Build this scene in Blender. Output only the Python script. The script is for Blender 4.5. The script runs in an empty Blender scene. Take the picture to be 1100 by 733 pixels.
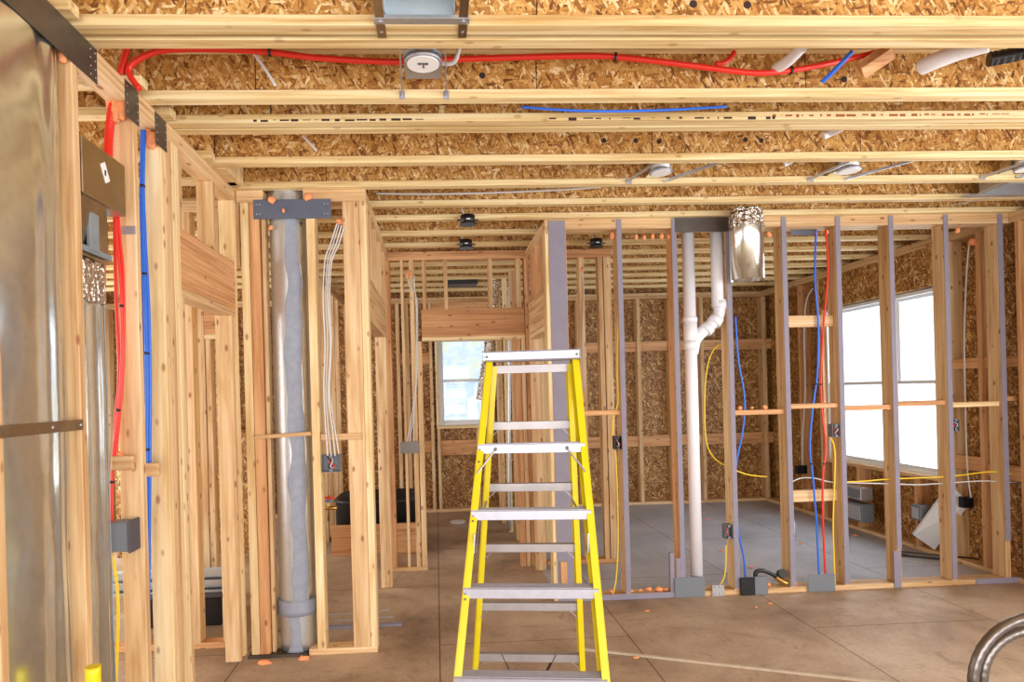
import bpy, bmesh, math, random
from mathutils import Vector, Matrix, noise
random.seed(7)
C = bpy.context.scene.collection
sc = bpy.context.scene
PI = math.pi

# ------------------------------------------------------------------ camera and site numbers
F, XP, YP = 676.0, 501.0, 421.0
TH, RO, HC = 0.0482, 0.027, 1.607
CEIL = HC + 1.278            # underside of the joists
DECK = CEIL + 0.241          # underside of the subfloor above
ct, st, cr, sr = math.cos(TH), math.sin(TH), math.cos(RO), math.sin(RO)
def _uv(px, py):
    a = (px-XP)/F; b = -(py-YP)/F
    return a*cr + b*sr, -a*sr + b*cr
def P(px, py, Y):            # a photo point on the plane at depth Y
    u, v = _uv(px, py)
    X = Y*(u*ct+st)/(ct-u*st)
    return Vector((X, Y, HC + v*(X*st+Y*ct)))
def PX(px, py, X):           # on a plane parallel to the side walls
    u, v = _uv(px, py)
    Y = X*(ct-u*st)/(u*ct+st)
    return Vector((X, Y, HC + v*(X*st+Y*ct)))
def PZ(px, py, Z=0.0):       # on a level plane
    u, v = _uv(px, py)
    d = (Z-HC)/v; l = u*d
    return Vector((l*ct+d*st, -l*st+d*ct, Z))
def X_(px, Y, py=430): return P(px, py, Y).x

cam = bpy.data.objects.new('camera', bpy.data.cameras.new('camera'))
C.objects.link(cam); sc.camera = cam
Rv = Vector((ct, -st, 0)); Fv = Vector((st, ct, 0)); Uv = Vector((0, 0, 1))
xc = Rv*cr - Uv*sr; yc = Rv*sr + Uv*cr
M = Matrix((xc, yc, -Fv)).transposed().to_4x4(); M.translation = Vector((0, 0, HC))
cam.matrix_world = M
cam.data.sensor_width = 36; cam.data.lens = F/1100*36
cam.data.shift_x = (550-XP)/1100; cam.data.shift_y = (YP-366.5)/1100
cam.data.clip_start = 0.05

# ------------------------------------------------------------------ materials
def srgb(r, g, b):
    f = lambda c: ((c/255)/12.92 if c/255 <= .04045 else ((c/255+.055)/1.055)**2.4)
    return (f(r), f(g), f(b), 1)
def newmat(name):
    m = bpy.data.materials.new(name); m.use_nodes = True
    nt = m.node_tree; b = nt.nodes['Principled BSDF']
    return m, nt, b
def N(nt, t, **kw):
    n = nt.nodes.new(t)
    for k, v in kw.items():
        if k in n.inputs: n.inputs[k].default_value = v
        else: setattr(n, k, v)
    return n
def L(nt, a, b): nt.links.new(a, b)
def ramp(nt, stops, fac=None, interp='LINEAR'):
    r = nt.nodes.new('ShaderNodeValToRGB'); e = r.color_ramp.elements
    r.color_ramp.interpolation = interp
    e[0].position, e[0].color = stops[0]; e[1].position, e[1].color = stops[-1]
    for p, c in stops[1:-1]:
        k = e.new(p); k.color = c
    if fac is not None: L(nt, fac, r.inputs['Fac'])
    return r
def mix(nt, fac, a, b, mode='MIX'):
    m = nt.nodes.new('ShaderNodeMix'); m.data_type = 'RGBA'; m.blend_type = mode
    for s, v in (('Factor', fac), ('A', a), ('B', b)):
        i = [q for q in m.inputs if q.name == s and (q.type == 'RGBA' if s != 'Factor' else q.type == 'VALUE')][0]
        if hasattr(v, 'default_value') or hasattr(v, 'is_linked'): L(nt, v, i)
        else: i.default_value = v
    return [o for o in m.outputs if o.type == 'RGBA'][0]
def coords(nt, scale=(1, 1, 1), rot=(0, 0, 0)):
    tc = nt.nodes.new('ShaderNodeTexCoord'); oi = nt.nodes.new('ShaderNodeObjectInfo')
    mu = N(nt, 'ShaderNodeVectorMath', operation='SCALE'); mu.inputs[0].default_value = (37, 53, 71)
    L(nt, oi.outputs['Random'], mu.inputs['Scale'])
    ad = N(nt, 'ShaderNodeVectorMath', operation='ADD')
    L(nt, tc.outputs['Object'], ad.inputs[0]); L(nt, mu.outputs[0], ad.inputs[1])
    mp = nt.nodes.new('ShaderNodeMapping'); mp.inputs['Scale'].default_value = scale; mp.inputs['Rotation'].default_value = rot
    L(nt, ad.outputs[0], mp.inputs[0])
    return mp.outputs[0], oi.outputs['Random']

def wood(name, axis, light, mid, dark, knot=(0.30, 0.10, 0.03, 1), knots=1.0, var=.22):
    m, nt, b = newmat(name)
    lo = 1.1; hi = 26
    sc_ = {'x': (lo, hi, hi), 'y': (hi, lo, hi), 'z': (hi, hi, lo)}[axis]
    v, rnd = coords(nt, sc_)
    n1 = N(nt, 'ShaderNodeTexNoise', Scale=1.0, Detail=6.0, Roughness=.62, Distortion=.35); L(nt, v, n1.inputs['Vector'])
    r1 = ramp(nt, [(.30, dark), (.5, mid), (.68, light)], n1.outputs['Fac'])
    s2 = {'x': (.6, 5, 5), 'y': (5, .6, 5), 'z': (5, 5, .6)}[axis]
    v2, _ = coords(nt, s2)
    w = N(nt, 'ShaderNodeTexWave', Scale=2.6, Distortion=7.0, Detail=3.0); w.inputs['Detail Scale'].default_value = .8
    w.wave_type = 'RINGS'; L(nt, v2, w.inputs['Vector'])
    r2 = ramp(nt, [(0.0, (1, 1, 1, 1)), (.8, (.93, .87, .78, 1)), (1.0, (.78, .64, .48, 1))], w.outputs['Fac'])
    c = mix(nt, .55, r1.outputs[0], r2.outputs[0], 'MULTIPLY')
    # knots
    s3 = {'x': (7.0, 15, 15), 'y': (15, 7.0, 15), 'z': (15, 15, 7.0)}[axis]
    v3, _ = coords(nt, s3)
    vo = N(nt, 'ShaderNodeTexVoronoi', Scale=1.0); L(nt, v3, vo.inputs['Vector'])
    rk = ramp(nt, [(0.0, (knots, knots, knots, 1)), (.10, (knots*.8,)*3+(1,)), (.18, (0, 0, 0, 1))], vo.outputs['Distance'])
    c = mix(nt, rk.outputs[0], c, knot)
    # board to board variation
    rv = ramp(nt, [(0, (1-var, 1-var*1.25, 1-var*1.6, 1)), (.5, (1-var*.4, 1-var*.45, 1-var*.5, 1)), (1, (1, 1, 1, 1))], rnd)
    c = mix(nt, 1.0, c, rv.outputs[0], 'MULTIPLY')
    L(nt, c, b.inputs['Base Color']); b.inputs['Roughness'].default_value = .62
    bp = N(nt, 'ShaderNodeBump', Strength=.15, Distance=.002); L(nt, n1.outputs['Fac'], bp.inputs['Height']); L(nt, bp.outputs[0], b.inputs['Normal'])
    return m
Wl, Wm, Wd = srgb(242, 216, 176), srgb(226, 192, 146), srgb(190, 146, 98)
PINE = {a: wood('pine_'+a, a, Wl, Wm, Wd) for a in 'xyz'}
PALE = {a: wood('pale_pine_'+a, a, srgb(250, 234, 196), srgb(240, 215, 166), srgb(214, 180, 124), knots=.8, var=.1) for a in 'xyz'}
FIR = {a: wood('fir_'+a, a, srgb(230, 182, 134), srgb(212, 160, 110), srgb(176, 120, 74), var=.12) for a in 'xyz'}
FLANGE = wood('flange_pine', 'x', srgb(247, 232, 190), srgb(236, 214, 162), srgb(206, 170, 108), knots=.55, var=.12)

def osb(name, plane, cols, scale=1.0):
    m, nt, b = newmat(name)
    # flakes: three stretched cell layers turned different ways, blended by another cell layer
    rots = [.5, 1.65, 2.7, 3.6]
    outs = []; hs = []
    for i, a in enumerate(rots):
        rot = {'xz': (0, a, 0), 'xy': (0, 0, a), 'yz': (a, 0, 0)}[plane]
        big, sm = 92*scale, 24*scale
        s = {'xz': (big, 1, sm), 'xy': (big, sm, 1), 'yz': (1, big, sm)}[plane]
        tc, rnd = coords(nt, (1, 1, 1), rot)
        mp = nt.nodes.new('ShaderNodeMapping'); mp.vector_type = 'POINT'; mp.inputs['Scale'].default_value = s; L(nt, tc, mp.inputs[0])
        v = N(nt, 'ShaderNodeTexVoronoi', Scale=1.0); v.inputs['Randomness'].default_value = 1; L(nt, mp.outputs[0], v.inputs['Vector'])
        sep = nt.nodes.new('ShaderNodeSeparateColor'); L(nt, v.outputs['Color'], sep.inputs[0])
        outs.append(sep)
    tc, rnd = coords(nt, (1, 1, 1))
    # choose on top the layer whose flake has the highest blue value
    cur_c, cur_h = outs[0].outputs[0], outs[0].outputs[2]
    for o in outs[1:]:
        g = N(nt, 'ShaderNodeMath', operation='GREATER_THAN'); L(nt, o.outputs[2], g.inputs[0]); L(nt, cur_h, g.inputs[1])
        mx = N(nt, 'ShaderNodeMix'); mx.data_type = 'FLOAT'
        L(nt, g.outputs[0], mx.inputs[0]); L(nt, cur_c, mx.inputs[2]); L(nt, o.outputs[0], mx.inputs[3])
        mh = N(nt, 'ShaderNodeMath', operation='MAXIMUM'); L(nt, cur_h, mh.inputs[0]); L(nt, o.outputs[2], mh.inputs[1])
        cur_c, cur_h = mx.outputs[0], mh.outputs[0]
    r = ramp(nt, [(0, cols[0]), (.16, cols[1]), (.5, cols[2]), (.82, cols[3]), (1, cols[4])], cur_c)
    n = N(nt, 'ShaderNodeTexNoise', Scale=5.0, Detail=4.0); L(nt, tc, n.inputs['Vector'])
    rn = ramp(nt, [(.3, (.72, .66, .56, 1)), (.6, (1, 1, 1, 1))], n.outputs['Fac'])
    n3 = N(nt, 'ShaderNodeTexNoise', Scale=90.0, Detail=2.0); L(nt, tc, n3.inputs['Vector'])
    rn3 = ramp(nt, [(.35, (.72, .68, .6, 1)), (.6, (1, 1, 1, 1))], n3.outputs['Fac'])
    c = mix(nt, .8, r.outputs[0], rn.outputs[0], 'MULTIPLY')
    c = mix(nt, .6, c, rn3.outputs[0], 'MULTIPLY')
    if name == 'osb_web':
        sx = nt.nodes.new('ShaderNodeSeparateXYZ'); L(nt, tc, sx.inputs[0])
        wig = N(nt, 'ShaderNodeMath', operation='MULTIPLY_ADD'); L(nt, n3.outputs['Fac'], wig.inputs[0]); wig.inputs[1].default_value = .012; L(nt, sx.outputs[0], wig.inputs[2])
        dv = N(nt, 'ShaderNodeMath', operation='DIVIDE'); L(nt, wig.outputs[0], dv.inputs[0]); dv.inputs[1].default_value = 1.22
        fr_ = N(nt, 'ShaderNodeMath', operation='FRACT'); L(nt, dv.outputs[0], fr_.inputs[0])
        lt = N(nt, 'ShaderNodeMath', operation='LESS_THAN'); L(nt, fr_.outputs[0], lt.inputs[0]); lt.inputs[1].default_value = .0042
        c = mix(nt, lt.outputs[0], c, srgb(60, 34, 16))
    L(nt, c, b.inputs['Base Color']); b.inputs['Roughness'].default_value = .55
    bp = N(nt, 'ShaderNodeBump', Strength=.2, Distance=.0015); L(nt, cur_h, bp.inputs['Height']); L(nt, bp.outputs[0], b.inputs['Normal'])
    return m
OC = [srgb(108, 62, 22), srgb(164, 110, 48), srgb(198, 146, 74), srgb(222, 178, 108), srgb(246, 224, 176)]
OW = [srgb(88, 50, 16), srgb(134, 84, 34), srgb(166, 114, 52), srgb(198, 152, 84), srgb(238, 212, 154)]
OSB_WEB = osb('osb_web', 'xz', OC)
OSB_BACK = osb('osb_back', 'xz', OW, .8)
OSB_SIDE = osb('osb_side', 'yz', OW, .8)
OSB_DECK = osb('osb_deck', 'xy', OC)

def plain(name, col, rough=.5, metal=0.0, spec=None, coat=0, bump=0, noise_amt=0, nscale=12):
    m, nt, b = newmat(name)
    b.inputs['Base Color'].default_value = col; b.inputs['Roughness'].default_value = rough; b.inputs['Metallic'].default_value = metal
    if coat: b.inputs['Coat Weight'].default_value = coat
    v, rnd = coords(nt)
    n = N(nt, 'ShaderNodeTexNoise', Scale=nscale, Detail=5.0, Roughness=.6); L(nt, v, n.inputs['Vector'])
    if noise_amt:
        k = 1-noise_amt
        r = ramp(nt, [(.3, (k, k, k, 1)), (.65, (1, 1, 1, 1))], n.outputs['Fac'])
        L(nt, mix(nt, 1.0, col, r.outputs[0], 'MULTIPLY'), b.inputs['Base Color'])
    if bump:
        bp = N(nt, 'ShaderNodeBump', Strength=bump, Distance=.004); L(nt, n.outputs['Fac'], bp.inputs['Height']); L(nt, bp.outputs[0], b.inputs['Normal'])
    return m
def galv(name, col, rough, bump=.15, wav=3.0):
    m, nt, b = newmat(name)
    v, rnd = coords(nt)
    vo = N(nt, 'ShaderNodeTexVoronoi', Scale=55.0); L(nt, v, vo.inputs['Vector'])
    sp = nt.nodes.new('ShaderNodeSeparateColor'); L(nt, vo.outputs['Color'], sp.inputs[0])
    k = ramp(nt, [(0, (.92, .92, .92, 1)), (1, (1, 1, 1, 1))], sp.outputs[0])
    n = N(nt, 'ShaderNodeTexNoise', Scale=wav, Detail=2.0); L(nt, v, n.inputs['Vector'])
    L(nt, mix(nt, 1.0, col, k.outputs[0], 'MULTIPLY'), b.inputs['Base Color'])
    b.inputs['Metallic'].default_value = 1; b.inputs['Roughness'].default_value = rough
    bp = N(nt, 'ShaderNodeBump', Strength=bump, Distance=.05); L(nt, n.outputs['Fac'], bp.inputs['Height']); L(nt, bp.outputs[0], b.inputs['Normal'])
    return m
GALV = galv('galvanised', srgb(232, 238, 236), .2, .45, 2.2); GALV.node_tree.nodes['Principled BSDF'].inputs['Metallic'].default_value = .95
GALVB = galv('galvanised_bright', srgb(204, 208, 212), .36, .12); GALVB.node_tree.nodes['Principled BSDF'].inputs['Metallic'].default_value = .75
SHEET = galv('galvanised_sheet', srgb(182, 168, 146), .28, .4, 4.0)
FOIL = galv('foil_wrap', srgb(226, 220, 214), .18, 1.0, 30.0)
FOILT = galv('smooth_foil_tape', srgb(226, 228, 234), .35, .12, 7.0)
ALU = plain('aluminium', srgb(184, 184, 196), .42, .6, noise_amt=.12, nscale=30)
STEEL = plain('nail_plate_steel', srgb(112, 106, 102), .42, .8, noise_amt=.2)
STEELB = plain('grey_primed_plate', srgb(98, 106, 124), .5, .3, noise_amt=.12)
MASTIC = plain('grey_mastic', srgb(150, 158, 176), .6, noise_amt=.18, bump=.4, nscale=22)
TAPE = plain('grey_duct_tape', srgb(134, 144, 152), .45, noise_amt=.2)
SEAL = plain('lilac_grey_gasket', srgb(140, 134, 150), .75, noise_amt=.1)
YEL = plain('yellow_fibreglass', srgb(226, 206, 12), .4, coat=.1, noise_amt=.08)
RED = plain('red_pex', srgb(228, 48, 34), .35)
BLUE = plain('blue_pex', srgb(34, 108, 226), .35)
WHITE = plain('white_pvc', srgb(232, 232, 240), .35)
WCAB = plain('white_cable_sheath', srgb(208, 208, 208), .5)
YCAB = plain('yellow_cable_sheath', srgb(242, 206, 34), .5)
BLK = plain('black_plastic', srgb(26, 26, 30), .4)
GBOX = plain('grey_box_plastic', srgb(112, 118, 126), .55)
DKGREY = plain('dark_grey_strip', srgb(78, 74, 80), .6)
FOAM = plain('orange_spray_foam', srgb(250, 164, 112), .75, bump=.7, noise_amt=.2, nscale=60)
VINYL = plain('white_vinyl', srgb(226, 228, 230), .4)
LABELW = plain('white_paper', srgb(236, 238, 240), .7)
INK = plain('dark_ink', srgb(52, 34, 34), .8)
INKR = plain('red_brown_stain', srgb(150, 86, 52), .8)
LATH = plain('weathered_lath', srgb(196, 180, 158), .7, noise_amt=.2, nscale=30)
REG = plain('bright_register_metal', srgb(214, 228, 238), .4, .45, noise_amt=.15, nscale=8)
COPPER = plain('brass', srgb(196, 160, 90), .35, 1.0)
BOLT = plain('zinc_bolt', srgb(120, 120, 122), .4, .8)

def floor_mat():
    m, nt, b = newmat('dusty_subfloor')
    tc = nt.nodes.new('ShaderNodeTexCoord'); v = tc.outputs['Object']
    n1 = N(nt, 'ShaderNodeTexNoise', Scale=1.3, Detail=8.0, Roughness=.62, Distortion=.4); L(nt, v, n1.inputs['Vector'])
    r1 = ramp(nt, [(.30, srgb(132, 110, 90)), (.46, srgb(168, 144, 120)), (.60, srgb(188, 166, 142)), (.78, srgb(206, 190, 170))], n1.outputs['Fac'])
    n2 = N(nt, 'ShaderNodeTexNoise', Scale=38.0, Detail=6.0, Roughness=.7); L(nt, v, n2.inputs['Vector'])
    r2 = ramp(nt, [(.32, (.66, .62, .6, 1)), (.55, (1, 1, 1, 1))], n2.outputs['Fac'])
    c = mix(nt, .5, r1.outputs[0], r2.outputs[0], 'MULTIPLY')
    n3 = N(nt, 'ShaderNodeTexNoise', Scale=3.4, Detail=9.0, Roughness=.75, Distortion=2.0); L(nt, v, n3.inputs['Vector'])
    r3 = ramp(nt, [(.56, (0, 0, 0, 1)), (.72, (.7, .7, .7, 1))], n3.outputs['Fac'])
    c = mix(nt, r3.outputs[0], c, srgb(96, 80, 72))
    # bluish daylight painted into the floor colour of the back right room (beyond the partition, x > .9)
    sx = nt.nodes.new('ShaderNodeSeparateXYZ'); L(nt, v, sx.inputs[0])
    gy = N(nt, 'ShaderNodeMath', operation='GREATER_THAN'); L(nt, sx.outputs[1], gy.inputs[0]); gy.inputs[1].default_value = 4.72
    gx = N(nt, 'ShaderNodeMath', operation='GREATER_THAN'); L(nt, sx.outputs[0], gx.inputs[0]); gx.inputs[1].default_value = .9
    g = N(nt, 'ShaderNodeMath', operation='MULTIPLY'); L(nt, gy.outputs[0], g.inputs[0]); L(nt, gx.outputs[0], g.inputs[1])
    rg = mix(nt, .6, ramp(nt, [(.3, srgb(160, 162, 170)), (.7, srgb(196, 198, 206))], n1.outputs['Fac']).outputs[0], r2.outputs[0], 'MULTIPLY')
    c = mix(nt, g.outputs[0], c, rg)
    # sheet seams: boards 1.22 wide in depth direction, 2.44 long
    br = nt.nodes.new('ShaderNodeTexBrick'); L(nt, v, br.inputs['Vector'])
    mp = nt.nodes.new('ShaderNodeMapping'); L(nt, v, mp.inputs[0]); mp.inputs['Rotation'].default_value = (0, 0, PI/2)
    mp.inputs['Location'].default_value = (.35, .02, 0)
    L(nt, mp.outputs[0], br.inputs['Vector'])
    br.inputs['Scale'].default_value = 1; br.inputs['Brick Width'].default_value = 2.44; br.inputs['Row Height'].default_value = 1.22
    br.inputs['Mortar Size'].default_value = .004; br.inputs['Color1'].default_value = (1, 1, 1, 1); br.inputs['Color2'].default_value = (.95, .95, .95, 1); br.inputs['Mortar'].default_value = (.28, .25, .22, 1)
    c = mix(nt, 1.0, c, br.outputs['Color'], 'MULTIPLY')
    L(nt, c, b.inputs['Base Color']); b.inputs['Roughness'].default_value = .6
    bp = N(nt, 'ShaderNodeBump', Strength=.2, Distance=.004); L(nt, n2.outputs['Fac'], bp.inputs['Height']); L(nt, bp.outputs[0], b.inputs['Normal'])
    return m
def glass_mat(name, film):
    m, nt, b = newmat(name); nt.nodes.remove(b)
    out = nt.nodes['Material Output']
    tr = N(nt, 'ShaderNodeBsdfTransparent'); tr.inputs[0].default_value = (.97, .98, 1, 1)
    gl = N(nt, 'ShaderNodeBsdfGlossy'); gl.inputs['Roughness'].default_value = .03
    tl = N(nt, 'ShaderNodeBsdfTranslucent'); 
    v, _ = coords(nt)
    n = N(nt, 'ShaderNodeTexNoise', Scale=6.0 if film else 3.0, Detail=4.0, Distortion=1.5); L(nt, v, n.inputs['Vector'])
    cc = ramp(nt, [(.4, srgb(226, 238, 246)), (.55, srgb(240, 245, 247)), (.68, srgb(240, 242, 222))] if film else [(.4, srgb(214, 228, 238)), (.6, srgb(250, 250, 252))], n.outputs['Fac'])
    L(nt, cc.outputs[0], tl.inputs[0])
    L(nt, mix(nt, .8 if film else .25, (1, 1, 1, 1), cc.outputs[0], 'MULTIPLY'), tr.inputs[0])
    a = nt.nodes.new('ShaderNodeMixShader'); a.inputs[0].default_value = .35 if film else .1
    L(nt, tr.outputs[0], a.inputs[1]); L(nt, tl.outputs[0], a.inputs[2])
    c = nt.nodes.new('ShaderNodeMixShader'); c.inputs[0].default_value = .04
    L(nt, a.outputs[0], c.inputs[1]); L(nt, gl.outputs[0], c.inputs[2]); L(nt, c.outputs[0], out.inputs[0])
    return m
FLOORM = floor_mat(); GLASS = glass_mat('window_glass', False); FILM = glass_mat('filmed_glass', True)

# ------------------------------------------------------------------ mesh helpers
def finish(name, bm, mat, parent=None, origin=None, smooth=False):
    """Link bm (world coordinates) as one object whose origin is its centre or the given origin."""
    bmesh.ops.recalc_face_normals(bm, faces=bm.faces)
    if origin is None:
        lo = Vector([min(v.co[i] for v in bm.verts) for i in range(3)]); hi = Vector([max(v.co[i] for v in bm.verts) for i in range(3)])
        origin = (lo+hi)/2
    origin = Vector(origin)
    bmesh.ops.translate(bm, verts=bm.verts, vec=-origin)
    me = bpy.data.meshes.new(name); bm.to_mesh(me); bm.free()
    if smooth:
        for p in me.polygons: p.use_smooth = True
    for m_ in (mat if isinstance(mat, (list, tuple)) else [mat]): me.materials.append(m_)
    o = bpy.data.objects.new(name, me); C.objects.link(o)
    if parent:
        o.parent = parent; wp = Vector(parent.location); q = parent.parent
        while q: wp += q.location; q = q.parent
        o.location = origin - wp
    else: o.location = origin
    return o
def tag(o, label, cat, group=None, kind=None):
    o['label'] = label; o['category'] = cat
    if group: o['group'] = group
    if kind: o['kind'] = kind
    return o
def thing(name, loc, label, cat, group=None):
    o = bpy.data.objects.new(name, None); C.objects.link(o); o.location = loc; o.empty_display_size = .05
    return tag(o, label, cat, group)
def struct(name, bm, mat, parent=None, **k):
    o = finish(name, bm, mat, parent, **k)
    if parent is None: o['kind'] = 'structure'
    return o
def BM(): return bmesh.new()
def abox(bm, x0, x1, y0, y1, z0, z1, bev=0.0, mi=0):
    x0, x1 = sorted((x0, x1)); y0, y1 = sorted((y0, y1)); z0, z1 = sorted((z0, z1))
    b2 = bmesh.new()
    bmesh.ops.create_cube(b2, size=1)
    for v in b2.verts:
        v.co = Vector(((x0+x1)/2+v.co.x*(x1-x0), (y0+y1)/2+v.co.y*(y1-y0), (z0+z1)/2+v.co.z*(z1-z0)))
    if bev: bmesh.ops.bevel(b2, geom=b2.edges[:], offset=bev, segments=1, affect='EDGES')
    merge(bm, b2, mi); return bm
def merge(bm, b2, mi=0):
    mp = {}
    for v in b2.verts: mp[v] = bm.verts.new(v.co)
    for f in b2.faces:
        nf = bm.faces.new([mp[v] for v in f.verts]); nf.material_index = mi; nf.smooth = f.smooth
    b2.free()
def obox(bm, a, b, w, h, up=Vector((0, 0, 1)), bev=0.0, mi=0):
    """Bar from a to b; w across, h along up."""
    a = Vector(a); b = Vector(b); d = (b-a); ln = d.length; d.normalize()
    s = d.cross(up); s.normalize(); u = s.cross(d)
    b2 = bmesh.new(); bmesh.ops.create_cube(b2, size=1)
    m = (a+b)/2
    for v in b2.verts: v.co = m + d*(v.co.x*ln) + s*(v.co.y*w) + u*(v.co.z*h)
    if bev: bmesh.ops.bevel(b2, geom=b2.edges[:], offset=bev, segments=1, affect='EDGES')
    merge(bm, b2, mi); return bm
def spline(pts, n=8):
    pts = [Vector(p) for p in pts]
    if len(pts) < 3: 
        return [pts[0].lerp(pts[1], i/n) for i in range(n+1)]
    out = []
    for i in range(len(pts)-1):
        p0 = pts[max(i-1, 0)]; p1 = pts[i]; p2 = pts[i+1]; p3 = pts[min(i+2, len(pts)-1)]
        for k in range(n):
            t = k/n
            out.append(.5*((2*p1)+(-p0+p2)*t+(2*p0-5*p1+4*p2-p3)*t*t+(-p0+3*p1-3*p2+p3)*t**3))
    out.append(pts[-1]); return out
def tube(bm, pts, r, n=8, seg=8, rf=None, raw=False, mi=0, caps=True):
    path = [Vector(p) for p in pts] if raw else spline(pts, n)
    t0 = (path[1]-path[0]).normalized()
    up = Vector((0, 0, 1)) if abs(t0.z) < .9 else Vector((1, 0, 0))
    s = t0.cross(up).normalized(); rings = []
    for i, p in enumerate(path):
        t = (path[min(i+1, len(path)-1)]-path[max(i-1, 0)]).normalized()
        s = (s - t*s.dot(t)).normalized(); u = t.cross(s)
        rr = r if rf is None else r*rf(i, len(path))
        rings.append([bm.verts.new(p + s*math.cos(2*PI*k/seg)*rr + u*math.sin(2*PI*k/seg)*rr) for k in range(seg)])
    for a, b in zip(rings, rings[1:]):
        for k in range(seg):
            f = bm.faces.new((a[k], a[(k+1) % seg], b[(k+1) % seg], b[k])); f.smooth = True; f.material_index = mi
    if caps:
        bm.faces.new(rings[0]).material_index = mi; bm.faces.new(rings[-1]).material_index = mi
    return bm
def cyl(bm, a, b, r, seg=20, mi=0, r2=None):
    a = Vector(a); b = Vector(b)
    k = 1 if r2 is None else r2/r
    return tube(bm, [a, b], r, seg=seg, raw=True, mi=mi, rf=(lambda i, n: 1 if i == 0 else k))
def ringshell(bm, c, r, z0, z1, a0, a1, n=24, rows=24, jag=0.0, rx=1.0, th=.003):
    """Part of an upright cylinder's surface, with uneven side edges, given real thickness."""
    vi, vo = [], []
    for j in range(rows+1):
        z = z0+(z1-z0)*j/rows
        j0 = a0+jag*(noise.noise(Vector((z*5, 1.3, c[0])))); j1 = a1+jag*(noise.noise(Vector((z*6, 7.7, c[1]))))
        vi.append([bm.verts.new((c[0]+math.cos(j0+(j1-j0)*i/n)*r*rx, c[1]+math.sin(j0+(j1-j0)*i/n)*r, z)) for i in range(n+1)])
        vo.append([bm.verts.new((c[0]+math.cos(j0+(j1-j0)*i/n)*(r+th)*rx, c[1]+math.sin(j0+(j1-j0)*i/n)*(r+th), z)) for i in range(n+1)])
    for j in range(rows):
        for i in range(n):
            for V in (vi, vo): bm.faces.new((V[j][i], V[j][i+1], V[j+1][i+1], V[j+1][i]))
        for i in (0, n): bm.faces.new((vi[j][i], vi[j+1][i], vo[j+1][i], vo[j][i]))
    for j in (0, rows):
        for i in range(n): bm.faces.new((vi[j][i], vo[j][i], vo[j][i+1], vi[j][i+1]))
    for f in bm.faces: f.smooth = True
    return bm
def blob(bm, c, r, sq=(1, 1, 1), seed=0, sub=2, mi=0):
    b2 = bmesh.new(); bmesh.ops.create_icosphere(b2, subdivisions=sub, radius=1)
    for v in b2.verts:
        k = 1+.38*noise.noise(v.co*1.7+Vector((seed, seed*.7, 3)))
        v.co = Vector((c[0]+v.co.x*r*sq[0]*k, c[1]+v.co.y*r*sq[1]*k, c[2]+v.co.z*r*sq[2]*k))
    for f in b2.faces: f.smooth = True
    merge(bm, b2, mi); return bm

def board(name, box, mat, label, cat, group=None, parent=None, bev=.003):
    o = finish(name, abox(BM(), *box, bev=bev), mat, parent)
    if parent is None: tag(o, label, cat, group)
    return o
T = .038                    # 1.5 inch
ORD = ['first', 'second', 'third', 'fourth', 'fifth', 'sixth', 'seventh', 'eighth', 'ninth', 'tenth', 'eleventh', 'twelfth', 'thirteenth', 'fourteenth', 'fifteenth', 'sixteenth', 'seventeenth', 'eighteenth', 'nineteenth', 'twentieth', 'twenty-first', 'twenty-second', 'twenty-third', 'twenty-fourth']

# ------------------------------------------------------------------ the shell
XL, XR, YB = -4.6, 4.50, 8.45      # inner faces of the outer sheathing studs
bm = abox(BM(), XL-.3, XR+.3, -3.2, YB+.3, -.2, 0)
struct('floor', bm, FLOORM, origin=(0, 0, 0))
struct('ceiling', abox(BM(), XL-.3, XR+.3, -3.2, YB+.3, DECK, DECK+.02), OSB_DECK)
def holed_wall(name, axis, at, th, a0, a1, z0, z1, holes, mat):
    bm = BM(); cuts = sorted(set([a0, a1]+[h[0] for h in holes]+[h[1] for h in holes])); zs = sorted(set([z0, z1]+[h[2] for h in holes]+[h[3] for h in holes]))
    for i in range(len(cuts)-1):
        for j in range(len(zs)-1):
            ca, cz = (cuts[i]+cuts[i+1])/2, (zs[j]+zs[j+1])/2
            if any(h[0] < ca < h[1] and h[2] < cz < h[3] for h in holes): continue
            if axis == 'x': abox(bm, at, at+th, cuts[i], cuts[i+1], zs[j], zs[j+1])
            else: abox(bm, cuts[i], cuts[i+1], at, at+th, zs[j], zs[j+1])
    return struct(name, bm, mat)
SD = .14                            # outer wall stud depth
# right-hand twin window opening, hall window opening
WY0, WY1, WZ0, WZ1 = PX(1009, 400, XR).y, PX(884, 400, XR).y, .72, 2.44
HX0, HX1, HZ0, HZ1 = X_(471.5, YB), X_(528, YB), 1.16, 2.36
holed_wall('wall_right', 'x', XR+SD, .014, -3.2, YB+SD, 0, DECK, [(WY0, WY1, WZ0, WZ1), (-2.6, 3.2, .3, 2.4)], OSB_SIDE)  # the near, unseen opening is added to let light onto the left wall
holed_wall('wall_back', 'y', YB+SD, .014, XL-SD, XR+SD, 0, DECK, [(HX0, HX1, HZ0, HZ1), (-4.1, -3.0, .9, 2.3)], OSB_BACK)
holed_wall('wall_left', 'x', XL-SD-.014, .014, -3.2, YB+SD, 0, DECK, [(1.0, 3.3, .6, 2.4), (4.6, 7.4, .6, 2.4)], OSB_SIDE)

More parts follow.
